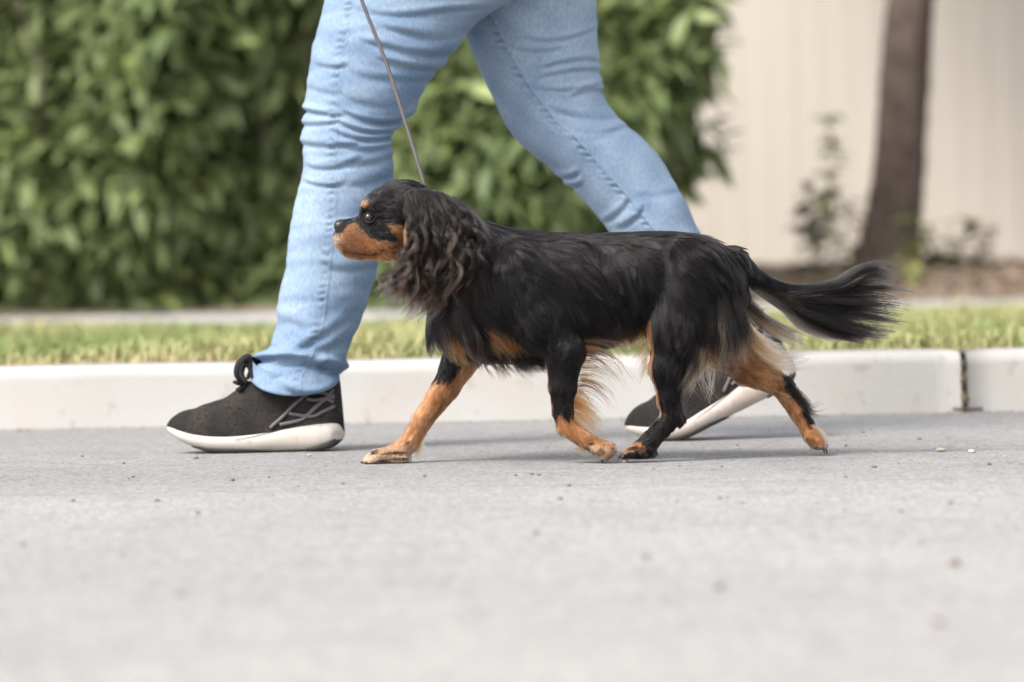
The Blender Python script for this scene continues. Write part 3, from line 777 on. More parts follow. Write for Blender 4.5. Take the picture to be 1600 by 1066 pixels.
def fur(name, NN, K=6):
    tri = np.vstack([Q[:, [0, 1, 2]], Q[:, [0, 2, 3]]])
    A, B, C = V[tri[:, 0]], V[tri[:, 1]], V[tri[:, 2]]
    ar = np.linalg.norm(np.cross(B - A, C - A), axis=1)
    gt = GI[tri[:, 0]]; ny = N[tri[:, 0], 1]
    wgt = np.where((ny > .35) & (A[:, 1] > 0) & (gt != FF) & (gt != FH), .35, 1.0)
    short = np.isin(gt, (HD, FF, FH)) | ((gt == NF) & (A[:, 2] < .17)) | ((gt == NH) & (A[:, 2] < .13))
    wgt *= np.where(short, 2.3, 1.0)
    pr = ar * wgt; ti = rng.choice(len(tri), NN, p=pr / pr.sum())
    u = rng.random((NN, 2)); fl = u.sum(1) > 1; u[fl] = 1 - u[fl]
    a = tri[ti]
    bary = lambda X: X[a[:, 0]] * (1 - u.sum(1))[:, None] + X[a[:, 1]] * u[:, :1] + X[a[:, 2]] * u[:, 1:]
    p = bary(V); n = bary(N); n /= np.linalg.norm(n, axis=1)[:, None]; g = GI[a[:, 0]]
    x, y = proj(p)
    # keep the eyes and the nose leather free
    ok = ~(((x - 577) / 9.5) ** 2 + ((y - 340) / 8.5) ** 2 < 1) & ~(((x - 530) / 10.5) ** 2 + ((y - 353) / 10) ** 2 < 1)
    p, n, g, x, y = p[ok], n[ok], g[ok], x[ok], y[ok]; NN = len(p)
    D = np.zeros((NN, 2)); L = np.zeros(NN); LF = np.zeros(NN)
    for gg, lst in GD.items():
        m = g == gg; W = 0
        for (gx, gy, dx, dy, ln, lf) in lst:
            w_ = 1 / ((x[m] - gx) ** 2 + (y[m] - gy) ** 2 + 60) ** 1.6; W = W + w_
            dl = math.hypot(dx, dy)
            D[m, 0] += w_ * dx / dl; D[m, 1] += w_ * dy / dl; L[m] += w_ * ln * .001; LF[m] += w_ * math.radians(lf)
        D[m] /= np.asarray(W)[:, None]; L[m] /= W; LF[m] /= W
    ang = (.30 * sines(p, 81, 45) + .22 * sines(p, 82, 110)) * np.where(L > .012, 1, .6) + rng.normal(0, .13, NN)
    cs, sn = np.cos(ang), np.sin(ang)
    D = np.stack([D[:, 0] * cs - D[:, 1] * sn, D[:, 0] * sn + D[:, 1] * cs], -1)
    T = np.stack([D[:, 0], np.zeros(NN), -D[:, 1]], -1)
    T -= n * (T * n).sum(1)[:, None]
    bad = np.linalg.norm(T, axis=1) < .25
    T[bad] += np.cross(n[bad], (0, 1.0, 0)) * .2 + np.array((0, 0, -.3))
    T -= n * (T * n).sum(1)[:, None]; T /= np.linalg.norm(T, axis=1)[:, None] + 1e-9
    Ln = L * np.where(L > .014, 1.2, 1.0) * rng.uniform(.6, 1.2, NN); LF = LF * np.where(L < .013, 1.5, 1.0) * rng.uniform(.4, 1.6, NN)
    t = np.linspace(0, 1, K)
    droop = (Ln * 10)[:, None] * t ** 2 * .22
    pts = p[:, None] + Ln[:, None, None] * (T[:, None] * np.cos(LF)[:, None, None] * t[None, :, None]
          + n[:, None] * (np.sin(LF)[:, None] * (t - .55 * t ** 2))[..., None])
    pts[..., 2] -= Ln[:, None] * droop * .5
    # clumps
    ns = NN // 34; sd_ = rng.choice(NN, ns, replace=False)
    kd = kdtree.KDTree(ns)
    for i, j in enumerate(sd_): kd.insert(p[j], i)
    kd.balance()
    near = np.array([kd.find(v)[1] for v in p])
    own = g[sd_[near]] == g
    cl = np.where(own & (L > .010), rng.uniform(.3, .9, NN), np.where(own, .5, 0))
    tgt = pts[sd_[near]]
    wv = cl[:, None] * t[None] ** 1.1
    pts = pts + (tgt - pts) * wv[..., None]
    pts[..., 2] = np.maximum(pts[..., 2], .002)
    c, tt = coat(p + rng.normal(0, 1, (NN, 3)) * np.where(L < .012, .0019, .003)[:, None], n, g)
    cv = np.exp(np.where(tt > .5, .32, .38) * rng.normal(0, 1, ns)[near] + np.where(tt > .5, .2, .3) * rng.normal(0, 1, NN))[:, None]
    c = c * np.clip(cv, .25, 4)
    # long dark hairs weather to brown towards the tip
    tip = c + np.where(tt[:, None] < .5, np.array((.010, .008, .008)) * np.clip(L / .03, 0, 1)[:, None] * rng.uniform(.0, 1.6, (NN, 1)), c * .45)
    col = c[:, None] * (1 - t[None, :, None] ** 1.5) + tip[:, None] * t[None, :, None] ** 1.5
    rad = np.where(L < .009, .00016, .00023)[:, None] * (1 - .75 * t[None] ** 1.5) * rng.uniform(.75, 1.25, (NN, 1))
    o = strands(name, pts, rad, np.clip(col, .002, 1), dog)
    return o
fur('coat_fur', 190000)

def feather(name, guides, n, c_root, c_tip, locks=30, lock_w=.05, wave=0.0, wl=3.0, jit=.002, spread=.006, lmin=.6, K=12, rad=.00018, mix=None, tuft=.5, parent=None, stag=0.15):
    """long hair grown between neighbouring guide strands (px, py, Y), gathered into locks"""
    gl = np.stack([cr(np.array([P(*c) for c in gd]), K) for gd in guides])            # (m,K,3)
    m = len(gl)
    lu = rng.random(locks) * (m - 1); li = rng.integers(0, locks, n)
    uu = np.clip(lu[li] + rng.normal(0, lock_w * (m - 1) * .5, n), 0, m - 1 - 1e-6)
    t = np.linspace(0, 1, K)
    def ev(u):
        i = np.clip(u.astype(int), 0, m - 2); f = (u - i)[:, None, None]
        return gl[i] * (1 - f) + gl[i + 1] * f
    own, lk = ev(uu), ev(np.clip(lu, 0, m - 1 - 1e-6))
    off = rng.normal(0, 1, (locks, 3)) * spread; lk = lk + off[:, None] * t[None, :, None] * np.array((1, 1.2, .8))
    phs = rng.uniform(0, 6.28, (locks, 2)); wvl = rng.uniform(.75, 1.3, locks) * wl; am = rng.uniform(.4, 1.3, locks) * wave
    wob = np.stack([np.sin(t[None] * wvl[:, None] * 6.283 + phs[:, :1]), np.sin(t[None] * wvl[:, None] * 6.283 + phs[:, 1:]) * .8, .25 * np.cos(t[None] * wvl[:, None] * 6.283 + phs[:, :1])], -1)
    lk = lk + wob * (am[:, None] * np.clip(t[None] * 2.2, 0, 1))[..., None]
    L = lk[li]
    a = tuft * np.clip(t * 1.9, 0, 1)[None, :, None]
    pts = own * (1 - a) + L * a + (wob[li] * (am[li, None] * np.clip(t[None] * 2.2, 0, 1))[..., None]) * (1 - a)
    pts += rng.normal(0, 1, (n, 1, 3)) * jit
    fl = rng.normal(0, 1, (n, 3)) * spread * .55 * (1.15 - tuft)
    pts += fl[:, None] * (t ** 2)[None, :, None]
    # shorten by re-sampling the beginning of the strand
    ls = rng.uniform(lmin, 1.05, n) * rng.uniform(.85, 1.0, locks)[li]
    s0_ = rng.uniform(0, stag, n)[:, None]; tt = np.clip(s0_ + t[None] * (ls[:, None] - s0_), 0, 1) * (K - 1); i0 = np.clip(tt.astype(int), 0, K - 2); ff = (tt - i0)[..., None]
    ar_ = np.arange(n)[:, None]
    pts = pts[ar_, i0] * (1 - ff) + pts[ar_, i0 + 1] * ff
    pts[..., 2] = np.maximum(pts[..., 2], .002)
    cr_, ct = np.array(c_root), np.array(c_tip)
    if mix is not None:                                   # some locks in another colour
        alt = (rng.random(locks) < mix[0])[li][:, None]
        A0 = np.where(alt, np.array(mix[1]), cr_); A1 = np.where(alt, np.array(mix[2]), ct)
    else: A0 = np.tile(cr_, (n, 1)); A1 = np.tile(ct, (n, 1))
    v = (1 + rng.normal(0, .16, locks)[li] + rng.normal(0, .12, n))[:, None, None]
    col = (A0[:, None] * (1 - t[None, :, None]) + A1[:, None] * t[None, :, None]) * v
    rd = rad * (1 - .7 * t[None] ** 1.5) * rng.uniform(.7, 1.3, (n, 1))
    return strands(name, pts, rd, np.clip(col, .002, 1), parent or dog)

DK = (.012, .011, .0115); DB = (.022, .017, .015); GB = (.06, .048, .042)
def earset(sg, n, nl):
    yy = lambda *a: [sg * v for v in a]
    def g5(p, ys): return [(x, y, sg * v) for (x, y), v in zip(p, ys)]
    a = (.052, .068, .074, .072, .066)
    outer = [g5([(636, 300), (637, 335), (642, 368), (628, 415), (604, 452)], a), g5([(641, 297), (649, 340), (654, 388), (640, 438), (620, 474)], a),
             g5([(650, 295), (668, 338), (674, 396), (664, 446), (648, 484)], a), g5([(664, 295), (690, 338), (700, 396), (694, 446), (684, 484)], a),
             g5([(680, 299), (710, 336), (724, 384), (722, 428), (714, 462)], a), g5([(692, 303), (728, 338), (744, 380), (750, 412), (744, 440)], a)]
    b = (.058, .064, .068, .068, .064)
    under = [g5([(640, 345), (640, 380), (628, 415), (614, 440), (601, 462)], b), g5([(655, 355), (658, 400), (648, 440), (636, 465), (628, 480)], b),
             g5([(680, 360), (686, 405), (680, 445), (670, 472), (662, 490)], b), g5([(705, 360), (716, 400), (714, 440), (704, 468), (696, 486)], b),
             g5([(725, 360), (742, 395), (746, 425), (740, 445), (734, 460)], b)]
    ear = feather('ear_hair', outer, n, DK, (.021, .0165, .0148), nl, .04, .0058, 3.3, .0014, .010, .62, 30, .00025, (.3, (.013, .011, .011), (.066, .047, .039)), .93, stag=.25)
    feather('ear_fringe', under, int(n * .8), DK, (.020, .0145, .0125), int(nl * .9), .04, .0056, 2.8, .0018, .011, .6, 26, .00024, (.35, (.014, .011, .010), (.075, .043, .030)), .93, stag=.2)
    return ear
earset(-1, 9000, 120)
earset(1, 2500, 40)
# neck ruff behind the ear and chest feathering
feather('neck_ruff', [[(700, 310, -.035), (735, 335, -.045), (765, 365, -.055)], [(720, 330, -.045), (748, 370, -.06), (768, 410, -.066)], [(725, 380, -.06), (745, 430, -.068), (752, 480, -.07)],
        [(700, 440, -.06), (715, 490, -.066), (728, 530, -.06)]], 5000, DK, (.022, .018, .017), 80, .04, .0022, 1.5, .003, .006, .5, tuft=.85)
feather('chest_feather', [[(686, 462, -.03), (690, 488, -.038), (694, 508, -.03)], [(706, 478, -.05), (718, 510, -.055), (732, 540, -.045)], [(720, 490, -.06), (730, 530, -.062), (750, 568, -.05)], [(735, 500, -.06), (748, 535, -.062), (762, 580, -.05)]],
        3600, DK, (.018, .014, .013), 50, .05, .002, 1.6, .003, .006, .6, mix=(.10, DK, (.34, .28, .23)), tuft=.88)
feather('chest_feather', [[(684, 500, .03), (690, 530, .03), (694, 560, .03)], [(710, 530, .01), (722, 560, .01), (735, 585, .01)]], 200, DK, DB, 12, .06, .002, 1.5, .003, .006, .6)
feather('belly_fringe', [[(748, 552, -.02), (752, 568, -.02), (764, 592, -.02)], [(790, 560, -.03), (797, 574, -.03), (812, 590, -.03)], [(825, 562, -.03), (834, 574, -.03), (846, 582, -.03)], [(850, 560, -.03), (858, 570, -.03), (868, 578, -.03)]],
        1300, DK, DB, 34, .025, .0012, 1.2, .002, .006, .35)
feather('belly_fringe', [[(895, 520, -.05), (905, 535, -.05), (915, 548, -.045)], [(940, 512, -.05), (948, 530, -.05), (955, 543, -.045)], [(975, 500, -.05), (982, 518, -.05), (984, 530, -.045)]],
        1800, DK, DB, 40, .04, .001, 1.2, .003, .004, .5)
# feathering behind the near forearm
feather('leg_feather', [[(902, 528, -.055), (935, 530, -.055), (962, 540, -.055), (984, 572, -.055)], [(904, 545, -.055), (938, 548, -.055), (966, 566, -.055), (984, 600, -.055)], [(902, 568, -.055), (930, 568, -.055), (956, 580, -.055), (975, 596, -.055)],
        [(899, 592, -.055), (922, 592, -.055), (944, 604, -.055), (962, 628, -.055)], [(897, 615, -.055), (917, 617, -.055), (938, 630, -.055), (950, 650, -.055)]],
        400, (.07, .03, .015), (.05, .03, .022), 50, .03, .0032, .8, .0016, .010, .35, mix=(.45, (.30, .10, .034), (.36, .15, .06)), tuft=.88)
feather('leg_feather', [[(893, 600, -.056), (912, 612, -.056), (930, 632, -.056), (940, 655, -.056)], [(890, 630, -.056), (908, 640, -.056), (926, 655, -.056), (942, 676, -.056)], [(890, 655, -.056), (910, 665, -.056), (930, 675, -.056), (950, 692, -.056)]],
        420, (.26, .085, .028), (.34, .14, .05), 50, .03, .0026, .9, .0020, .006, .35, tuft=.88)
feather('groin_hair', [[(1010, 500, -.02), (985, 512, -.02), (958, 540, -.02)], [(1012, 515, -.02), (992, 530, -.02), (970, 552, -.02)], [(1012, 540, -.025), (1004, 556, -.025), (998, 575, -.025)], [(1014, 570, -.03), (1008, 585, -.03), (1005, 600, -.03)]],
        380, (.30, .11, .04), (.40, .19, .08), 26, .04, .001, 1, .002, .005, .5)
# near thigh breeches
feather('thigh_feather', [[(1090, 520, -.058), (1082, 555, -.062), (1070, 592, -.058), (1060, 632, -.052)], [(1098, 525, -.058), (1092, 560, -.06), (1080, 592, -.056), (1068, 612, -.05)], [(1108, 520, -.055), (1106, 556, -.058), (1100, 580, -.054), (1094, 598, -.05)]],
        1300, (.28, .12, .05), (.52, .32, .18), 26, .03, .0022, .9, .0022, .006, .45, mix=(.5, DK, DB), tuft=.85, stag=.4)
feather('thigh_feather', [[(1095, 470, -.06), (1100, 510, -.064), (1098, 560, -.06)], [(1125, 465, -.055), (1130, 515, -.06), (1124, 590, -.055)], [(1146, 460, -.045), (1152, 510, -.05), (1150, 585, -.045)], [(1158, 465, -.035), (1166, 510, -.04), (1182, 552, -.035)]],
        3000, DK, DB, 60, .02, .0026, 1.1, .003, .009, .28, mix=(.13, DK, (.42, .28, .17)), tuft=.85, stag=.5)
feather('thigh_feather', [[(1060, 560, -.055), (1056, 590, -.056), (1052, 615, -.052)], [(1085, 560, -.055), (1084, 600, -.05), (1110, 628, -.045)], [(1120, 570, -.04), (1124, 605, -.035), (1112, 630, -.03)]],
        120, (.30, .15, .08), (.55, .36, .22), 14, .02, .002, .8, .002, .008, .4, tuft=.75)
# far thigh and under the tail
feather('rump_feather', [[(1162, 462, -.01), (1196, 495, -.01), (1228, 518, -.01), (1250, 530, -.01)], [(1160, 480, -.01), (1196, 515, -.01), (1230, 534, -.01), (1262, 545, -.01)]],
        800, (.02, .016, .015), (.045, .036, .032), 26, .02, .0032, .9, .0025, .009, .4, mix=(.35, (.36, .18, .09), (.50, .32, .19)), tuft=.85, stag=.3)
feather('rump_feather', [[(1158, 490, .01), (1190, 530, .02), (1222, 550, .02), (1262, 552, .02)], [(1155, 510, .02), (1186, 548, .03), (1224, 566, .03), (1275, 556, .03)], [(1150, 535, .03), (1180, 565, .04), (1212, 576, .04), (1250, 574, .04)]],
        900, (.38, .16, .065), (.58, .36, .22), 34, .015, .0034, .9, .0022, .010, .5, tuft=.85, stag=.3)
feather('shank_feather', [[(1214, 582, .045), (1232, 600, .045), (1250, 630, .045)], [(1226, 592, .045), (1246, 618, .045), (1262, 654, .045)], [(1238, 612, .045), (1256, 636, .045), (1272, 668, .045)]],
        1300, DK, DB, 26, .04, .0018, 1.0, .0025, .005, .45, tuft=.8, stag=.3)
feather('shank_feather', [[(1240, 620, .045), (1262, 630, .045), (1284, 624, .045)], [(1254, 636, .045), (1274, 644, .045), (1290, 640, .045)], [(1262, 650, .045), (1276, 658, .045), (1286, 668, .045)]], 60, DK, DB, 8, .03, .0012, .6, .001, .004, .4, tuft=.85)
feather('shank_feather', [[(893, 700, -.05), (905, 705, -.05), (915, 712, -.05)], [(935, 710, -.05), (938, 716, -.05), (936, 719, -.05)], [(955, 700, -.05), (960, 710, -.05), (962, 718, -.05)]],
        350, (.5, .28, .14), (.7, .5, .34), 14, .05, .0008, 1, .002, .003, .5)
feather('shank_feather', [[(655, 685, .045), (660, 692, .045), (662, 704, .045)], [(645, 700, .045), (650, 712, .045), (648, 724, .045)]], 260, (.42, .2, .08), (.55, .36, .2), 10, .05, .0008, 1, .002, .003, .5)
feather('shank_feather', feather_later, 260, (.32, .15, .07), (.60, .42, .28), 12, .04, .001, .8, .002, .003, .5)
# tail plume
TG = [[(1158, 408, 0), (1222, 446, 0), (1296, 444, 0), (1345, 413, 0), (1402, 407, 0)], [(1165, 416, 0), (1232, 453, 0), (1310, 450, 0), (1362, 428, 0), (1404, 442, 0)], [(1172, 424, 0), (1240, 460, 0), (1322, 464, 0), (1380, 464, 0), (1424, 473, 0)],
      [(1176, 434, 0), (1240, 468, 0), (1316, 488, 0), (1372, 499, 0), (1412, 504, 0)], [(1176, 440, 0), (1236, 476, 0), (1300, 508, 0), (1346, 523, 0), (1390, 528, 0)], [(1174, 446, 0), (1228, 482, 0), (1276, 512, 0), (1316, 525, 0), (1356, 531, 0)]]
feather('tail_plume', TG, 11000, DK, (.014, .012, .012), 64, .016, .0026, .8, .0022, .007, .42, 18, .00028, (.15, DK, (.04, .03, .027)), .88)
feather('tail_plume', [[(1172, 446, .0), (1218, 474, .0), (1240, 500, .0), (1262, 516, .0), (1312, 531, .0)], [(1178, 450, .0), (1226, 480, .0), (1256, 506, .0), (1284, 520, .0), (1330, 530, .0)]],
        900, (.35, .28, .23), (.14, .11, .10), 12, .05, .0015, .8, .003, .005, .6, 14)
feather('tail_plume', [[(1166, 450, 0), (1172, 470, 0), (1185, 478, 0), (1200, 474, 0)], [(1168, 450, 0), (1178, 474, 0), (1194, 484, 0), (1208, 480, 0)]], 60, DK, DB, 5, .03, .001, .6, .001, .003, .6)

feather('whisker', [[(536, 370, -.026), (545, 382, -.045), (552, 398, -.055)], [(545, 374, -.028), (558, 384, -.05), (572, 396, -.06)], [(550, 380, -.028), (560, 396, -.045), (566, 412, -.05)], [(560, 326, -.026), (552, 312, -.035), (548, 300, -.04)]],
        16, (.02, .018, .018), (.12, .11, .10), 16, .2, .0005, .3, .003, .004, .6, rad=.00011, tuft=0.0)
# --- eyes, nose
M_eye = mat('dark_brown_eye', (.010, .005, .003), .03, .6)
M_rim = mat('eye_rim', (.010, .009, .009), .6, .25)
M_white = mat('eye_white', (.07, .06, .055), .4, .3)
def uv_sphere(c, r, nu=16, nv=24, squash=(1, 1, 1)):
    V_ = []; 
    for i in range(nu + 1):
        a = math.pi * i / nu
        for j in range(nv):
            b = 6.28318 * j / nv; V_.append((c[0] + r * squash[0] * math.sin(a) * math.cos(b), c[1] + r * squash[1] * math.cos(a), c[2] + r * squash[2] * math.sin(a) * math.sin(b)))
    return np.array(V_), [tuple(f[::-1]) for f in grid_faces(nu + 1, nv).tolist()]
for sg in (-1, 1):
    c = P(577, 340.5, sg * .0285)
    e = mesh_obj('eye', *uv_sphere(c, .0083), M_eye, dog)
    a = np.linspace(0, 6.28318, 33)
    ring = lambda r, dy: np.stack([c[0] + r * 1.08 * np.cos(a), np.full(33, c[1] + sg * dy), c[2] + r * .9 * np.sin(a)], -1)
    Vr, Fr = tube(ring(.0078, .0042), .0011, 6, False); ln = mesh_obj('eyelid', Vr, Fr, M_rim, e); ln.matrix_parent_inverse = Matrix.Identity(4)
    lo = [(c[0] + .0070 * 1.05 * math.cos(b), c[1] + sg * .0052, c[2] + .0070 * .92 * math.sin(b)) for b in np.radians(np.linspace(190, 350, 14))]
    Vr, Fr = tube(lo, np.interp(np.arange(14), [0, 7, 13], [.0002, .0008, .0003]), 5); w2 = mesh_obj('eye_white', Vr, Fr, M_white, e); w2.matrix_parent_inverse = Matrix.Identity(4)
ns_ = Sdf(P(512, 372, -.022) + np.array((0, 0, 0)), P(552, 334, .022), .0008)
ns_.ell(P(534, 352.5, 0), (11 * U, .0125, 10 * U), .002, 0)
ns_.ell(P(529.5, 353.5, -.0045), (8 * U, .008, 9.5 * U), .002, 0); ns_.ell(P(529.5, 353.5, .0045), (8 * U, .008, 9.5 * U), .002, 0)
for sg in (-1, 1):
    ns_.cone(P(523.5, 354, sg * .0052), P(527, 354, sg * .009), .0018, .0014, .0012, 0, sub=True)
    ns_.cone(P(527, 354, sg * .009), P(534, 357, sg * .0125), .0012, .0007, .0012, 0, sub=True)
nV, nQ, _ = ns_.mesh(1)
mesh_obj('nose', nV, nQ, mat('nose_leather', (.018, .017, .019), .38, .5, bump=(700, .4, .0006)), dog)

# --- lead: thin grey cord with a slip loop at the neck
M_cord = mat('grey_cord', (.085, .078, .078), .7, .3, bump=(600, .8, .001))
lead = empty('dog_lead', tuple(P(664, 292, 0)))
tag(lead, 'thin grey lead running down to the dog\'s neck', 'lead')
HAND = P(470, -330, .22)
a0 = P(664, 296, 0); pts = [a0, P(661, 282, .004), P(632, 187, .055), P(604, 100, .10), P(565, 0, .14), P(528, -110, .175), tuple(HAND)]
V_, F_ = tube(cr(np.array([np.array(p) for p in pts]), 90), .0027, 8); mesh_obj('cord', V_, F_, M_cord, lead)
n0, n1 = P(668, 300, 0), P(645, 400, 0); c0 = (n0 + n1) / 2; hv = (n0 - n1) / 2
lp = [c0 + hv * math.cos(t) + np.array((0, .056, 0)) * math.sin(t) for t in np.linspace(0, 6.2832, 40)]
V_, F_ = tube(lp, .0027, 8, False); mesh_obj('slip_loop', V_, F_, M_cord, lead)
hp = [HAND + np.array((.0, .035 * math.sin(t), .05 - .05 * math.cos(t))) for t in np.linspace(0, 6.2832, 30)]
V_, F_ = tube(hp, .0032, 8, False); mesh_obj('hand_loop', V_, F_, M_cord, lead)

# ------------------------------------------------------------------ the person
person = empty('person', tuple(PG(700, 700)))
tag(person, 'person walking in light blue jeans and black sneakers, holding the dog\'s lead', 'person')

def denim_build(n, b, tc):
    """fine twill: two thread tones in diagonal lines, plus slubby wear"""
    mp = n.nodes.new('ShaderNodeMapping'); mp.inputs['Rotation'].default_value = (0, math.radians(38), 0)
    n.links.new(tc.outputs['Object'], mp.inputs['Vector'])
    wv = n.nodes.new('ShaderNodeTexWave'); wv.inputs['Scale'].default_value = 150; wv.inputs['Distortion'].default_value = 6; wv.inputs['Detail'].default_value = 2; wv.bands_direction = 'X'
    n.links.new(mp.outputs[0], wv.inputs['Vector'])
    mx = n.nodes.new('ShaderNodeMix'); mx.data_type = 'RGBA'; mx.blend_type = 'MULTIPLY'; mx.inputs[0].default_value = .35
    rp = n.nodes.new('ShaderNodeValToRGB'); rp.color_ramp.elements[0].color = (.70, .76, .82, 1); rp.color_ramp.elements[1].color = (1.12, 1.1, 1.06, 1)
    n.links.new(wv.outputs['Fac'], rp.inputs[0])
    n.links.new(b.inputs['Base Color'].links[0].from_socket, mx.inputs[6]); n.links.new(rp.outputs[0], mx.inputs[7]); n.links.new(mx.outputs[2], b.inputs['Base Color'])
    m3 = n.nodes.new('ShaderNodeMapping'); m3.inputs['Scale'].default_value = (1, 1, .3); n.links.new(tc.outputs['Object'], m3.inputs['Vector'])
    gz = n.nodes.new('ShaderNodeTexNoise'); gz.inputs['Scale'].default_value = 420; gz.inputs['Detail'].default_value = 3; n.links.new(m3.outputs[0], gz.inputs['Vector'])
    gr = n.nodes.new('ShaderNodeValToRGB'); gr.color_ramp.elements[0].position = .3; gr.color_ramp.elements[1].position = .7
    gr.color_ramp.elements[0].color = (.68, .74, .80, 1); gr.color_ramp.elements[1].color = (1.25, 1.2, 1.15, 1); n.links.new(gz.outputs['Fac'], gr.inputs[0])
    mg_ = n.nodes.new('ShaderNodeMix'); mg_.data_type = 'RGBA'; mg_.blend_type = 'MULTIPLY'; mg_.inputs[0].default_value = .7
    n.links.new(b.inputs['Base Color'].links[0].from_socket, mg_.inputs[6]); n.links.new(gr.outputs[0], mg_.inputs[7]); n.links.new(mg_.outputs[2], b.inputs['Base Color'])
    bp = n.nodes.new('ShaderNodeBump'); bp.inputs['Strength'].default_value = .25; bp.inputs['Distance'].default_value = .0006
    n.links.new(wv.outputs['Fac'], bp.inputs['Height'])
    if b.inputs['Normal'].links: n.links.new(b.inputs['Normal'].links[0].from_socket, bp.inputs['Normal'])
    n.links.new(bp.outputs['Normal'], b.inputs['Normal'])
M_denim = mat('light_blue_denim', (.30, .43, .60), .9, .1, attr='tint', noise=None, bump=[(18, .25, .004), (160, .25, .0012)], build=denim_build)

def folds_disp(x, y, folds):
    """sum of hand-laid cloth folds: x0,y0,x1,y1,sag,width(px),height(mm)"""
    d = np.zeros(x.shape)
    for (x0, y0, x1, y1, sag, wd, am) in folds:
        L = math.hypot(x1 - x0, y1 - y0); ux, uy = (x1 - x0) / L, (y1 - y0) / L
        t = ((x - x0) * ux + (y - y0) * uy) / L
        e = (x - x0) * -uy + (y - y0) * ux - sag * 4 * t * (1 - t)
        win = np.clip((t + .12) / .3, 0, 1) * np.clip((1.12 - t) / .3, 0, 1); win = win * win * (3 - 2 * win)
        d += am * .001 * win * (np.exp(-(e / wd) ** 2) - .95 * np.exp(-((e - 1.35 * wd) / (.62 * wd)) ** 2))
    return d

def trouser_leg(LR, Yc, folds, seam, pucker_side, rows=360, K=220, seed=0, sagf=None):
    A = np.array([[*l, *r] for l, r in LR], float)
    A = cr(A, rows)
    yc = np.interp(np.linspace(0, 1, rows), np.linspace(0, 1, len(Yc)), Yc)
    Lp = P(A[:, 0], A[:, 1], yc); Rp = P(A[:, 2], A[:, 3], yc)
    C = (Lp + Rp) / 2; H = (Rp - Lp) / 2; a = np.linalg.norm(H, axis=1); b = .42 * a + .036
    ph = np.arange(K) / K * 2 * math.pi
    c, s = np.cos(ph), np.sin(ph)
    V = C[:, None] + H[:, None] * c[None, :, None] + np.array((0, 1.0, 0)) * (b[:, None] * s[None])[..., None]
    if sagf is not None:
        sg = np.interp(np.linspace(0, 1, rows), *sagf)
        V[..., 2] -= sg[:, None] * np.clip(-s, 0, 1)[None] ** 1.0
    Nn = (H / a[:, None] ** 2)[:, None] * c[None, :, None] + np.array((0, 1.0, 0)) * (s[None] / b[:, None])[..., None]
    Nn /= np.linalg.norm(Nn, axis=2)[..., None]
    flat = V.reshape(-1, 3); x, y = proj(flat); x = x.reshape(rows, K); y = y.reshape(rows, K)
    pz = np.stack([x * .018, 0 * x, y * .03], -1).reshape(-1, 3)
    xx = x + 5 * sines(pz, 131 + seed, 1.3).reshape(rows, K); yy = y + 5 * sines(pz, 132 + seed, 1.3).reshape(rows, K)
    d = folds_disp(xx, yy, folds) * np.where(y > 535, 1.15, np.clip(1.0 + .6 * sines(pz, 133 + seed, 1.8).reshape(rows, K), .1, 1.6))
    p4 = flat.copy(); 
    d += .0007 * sines(p4 * (1, 1, 1.3), 92 + seed, 75, 8).reshape(rows, K) * np.clip(.4 + .8 * sines(p4, 93 + seed, 16).reshape(rows, K), 0, 1.4)
    d += .0012 * sines(p4 * (1, 1, 1.6), 91 + seed, 38).reshape(rows, K) + .0005 * sines(p4 * (.6, .6, 2), 95 + seed, 120).reshape(rows, K)
    # side seam with puckers
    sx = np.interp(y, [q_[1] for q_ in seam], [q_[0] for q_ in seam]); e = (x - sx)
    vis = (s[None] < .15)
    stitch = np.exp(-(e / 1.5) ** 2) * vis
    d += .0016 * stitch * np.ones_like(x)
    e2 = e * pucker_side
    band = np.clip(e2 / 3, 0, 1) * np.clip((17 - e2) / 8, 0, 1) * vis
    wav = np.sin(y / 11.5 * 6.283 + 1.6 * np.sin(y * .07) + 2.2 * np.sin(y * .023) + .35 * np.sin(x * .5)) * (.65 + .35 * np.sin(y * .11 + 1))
    d += .0014 * band * wav
    V = V + Nn * d[..., None]
    n1 = sines(flat, 97 + seed, 14).reshape(rows, K); n2 = sines(flat * (1, 1, 2.5), 98 + seed, 70).reshape(rows, K)
    fade = np.clip(.5 + .33 * n1 + .2 * n2, 0, 1)[..., None]
    col = np.array((.145, .215, .322)) * (1 - fade) + np.array((.275, .353, .455)) * fade
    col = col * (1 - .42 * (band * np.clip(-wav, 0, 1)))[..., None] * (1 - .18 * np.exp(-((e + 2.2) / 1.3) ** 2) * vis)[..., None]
    return V, col, x, y

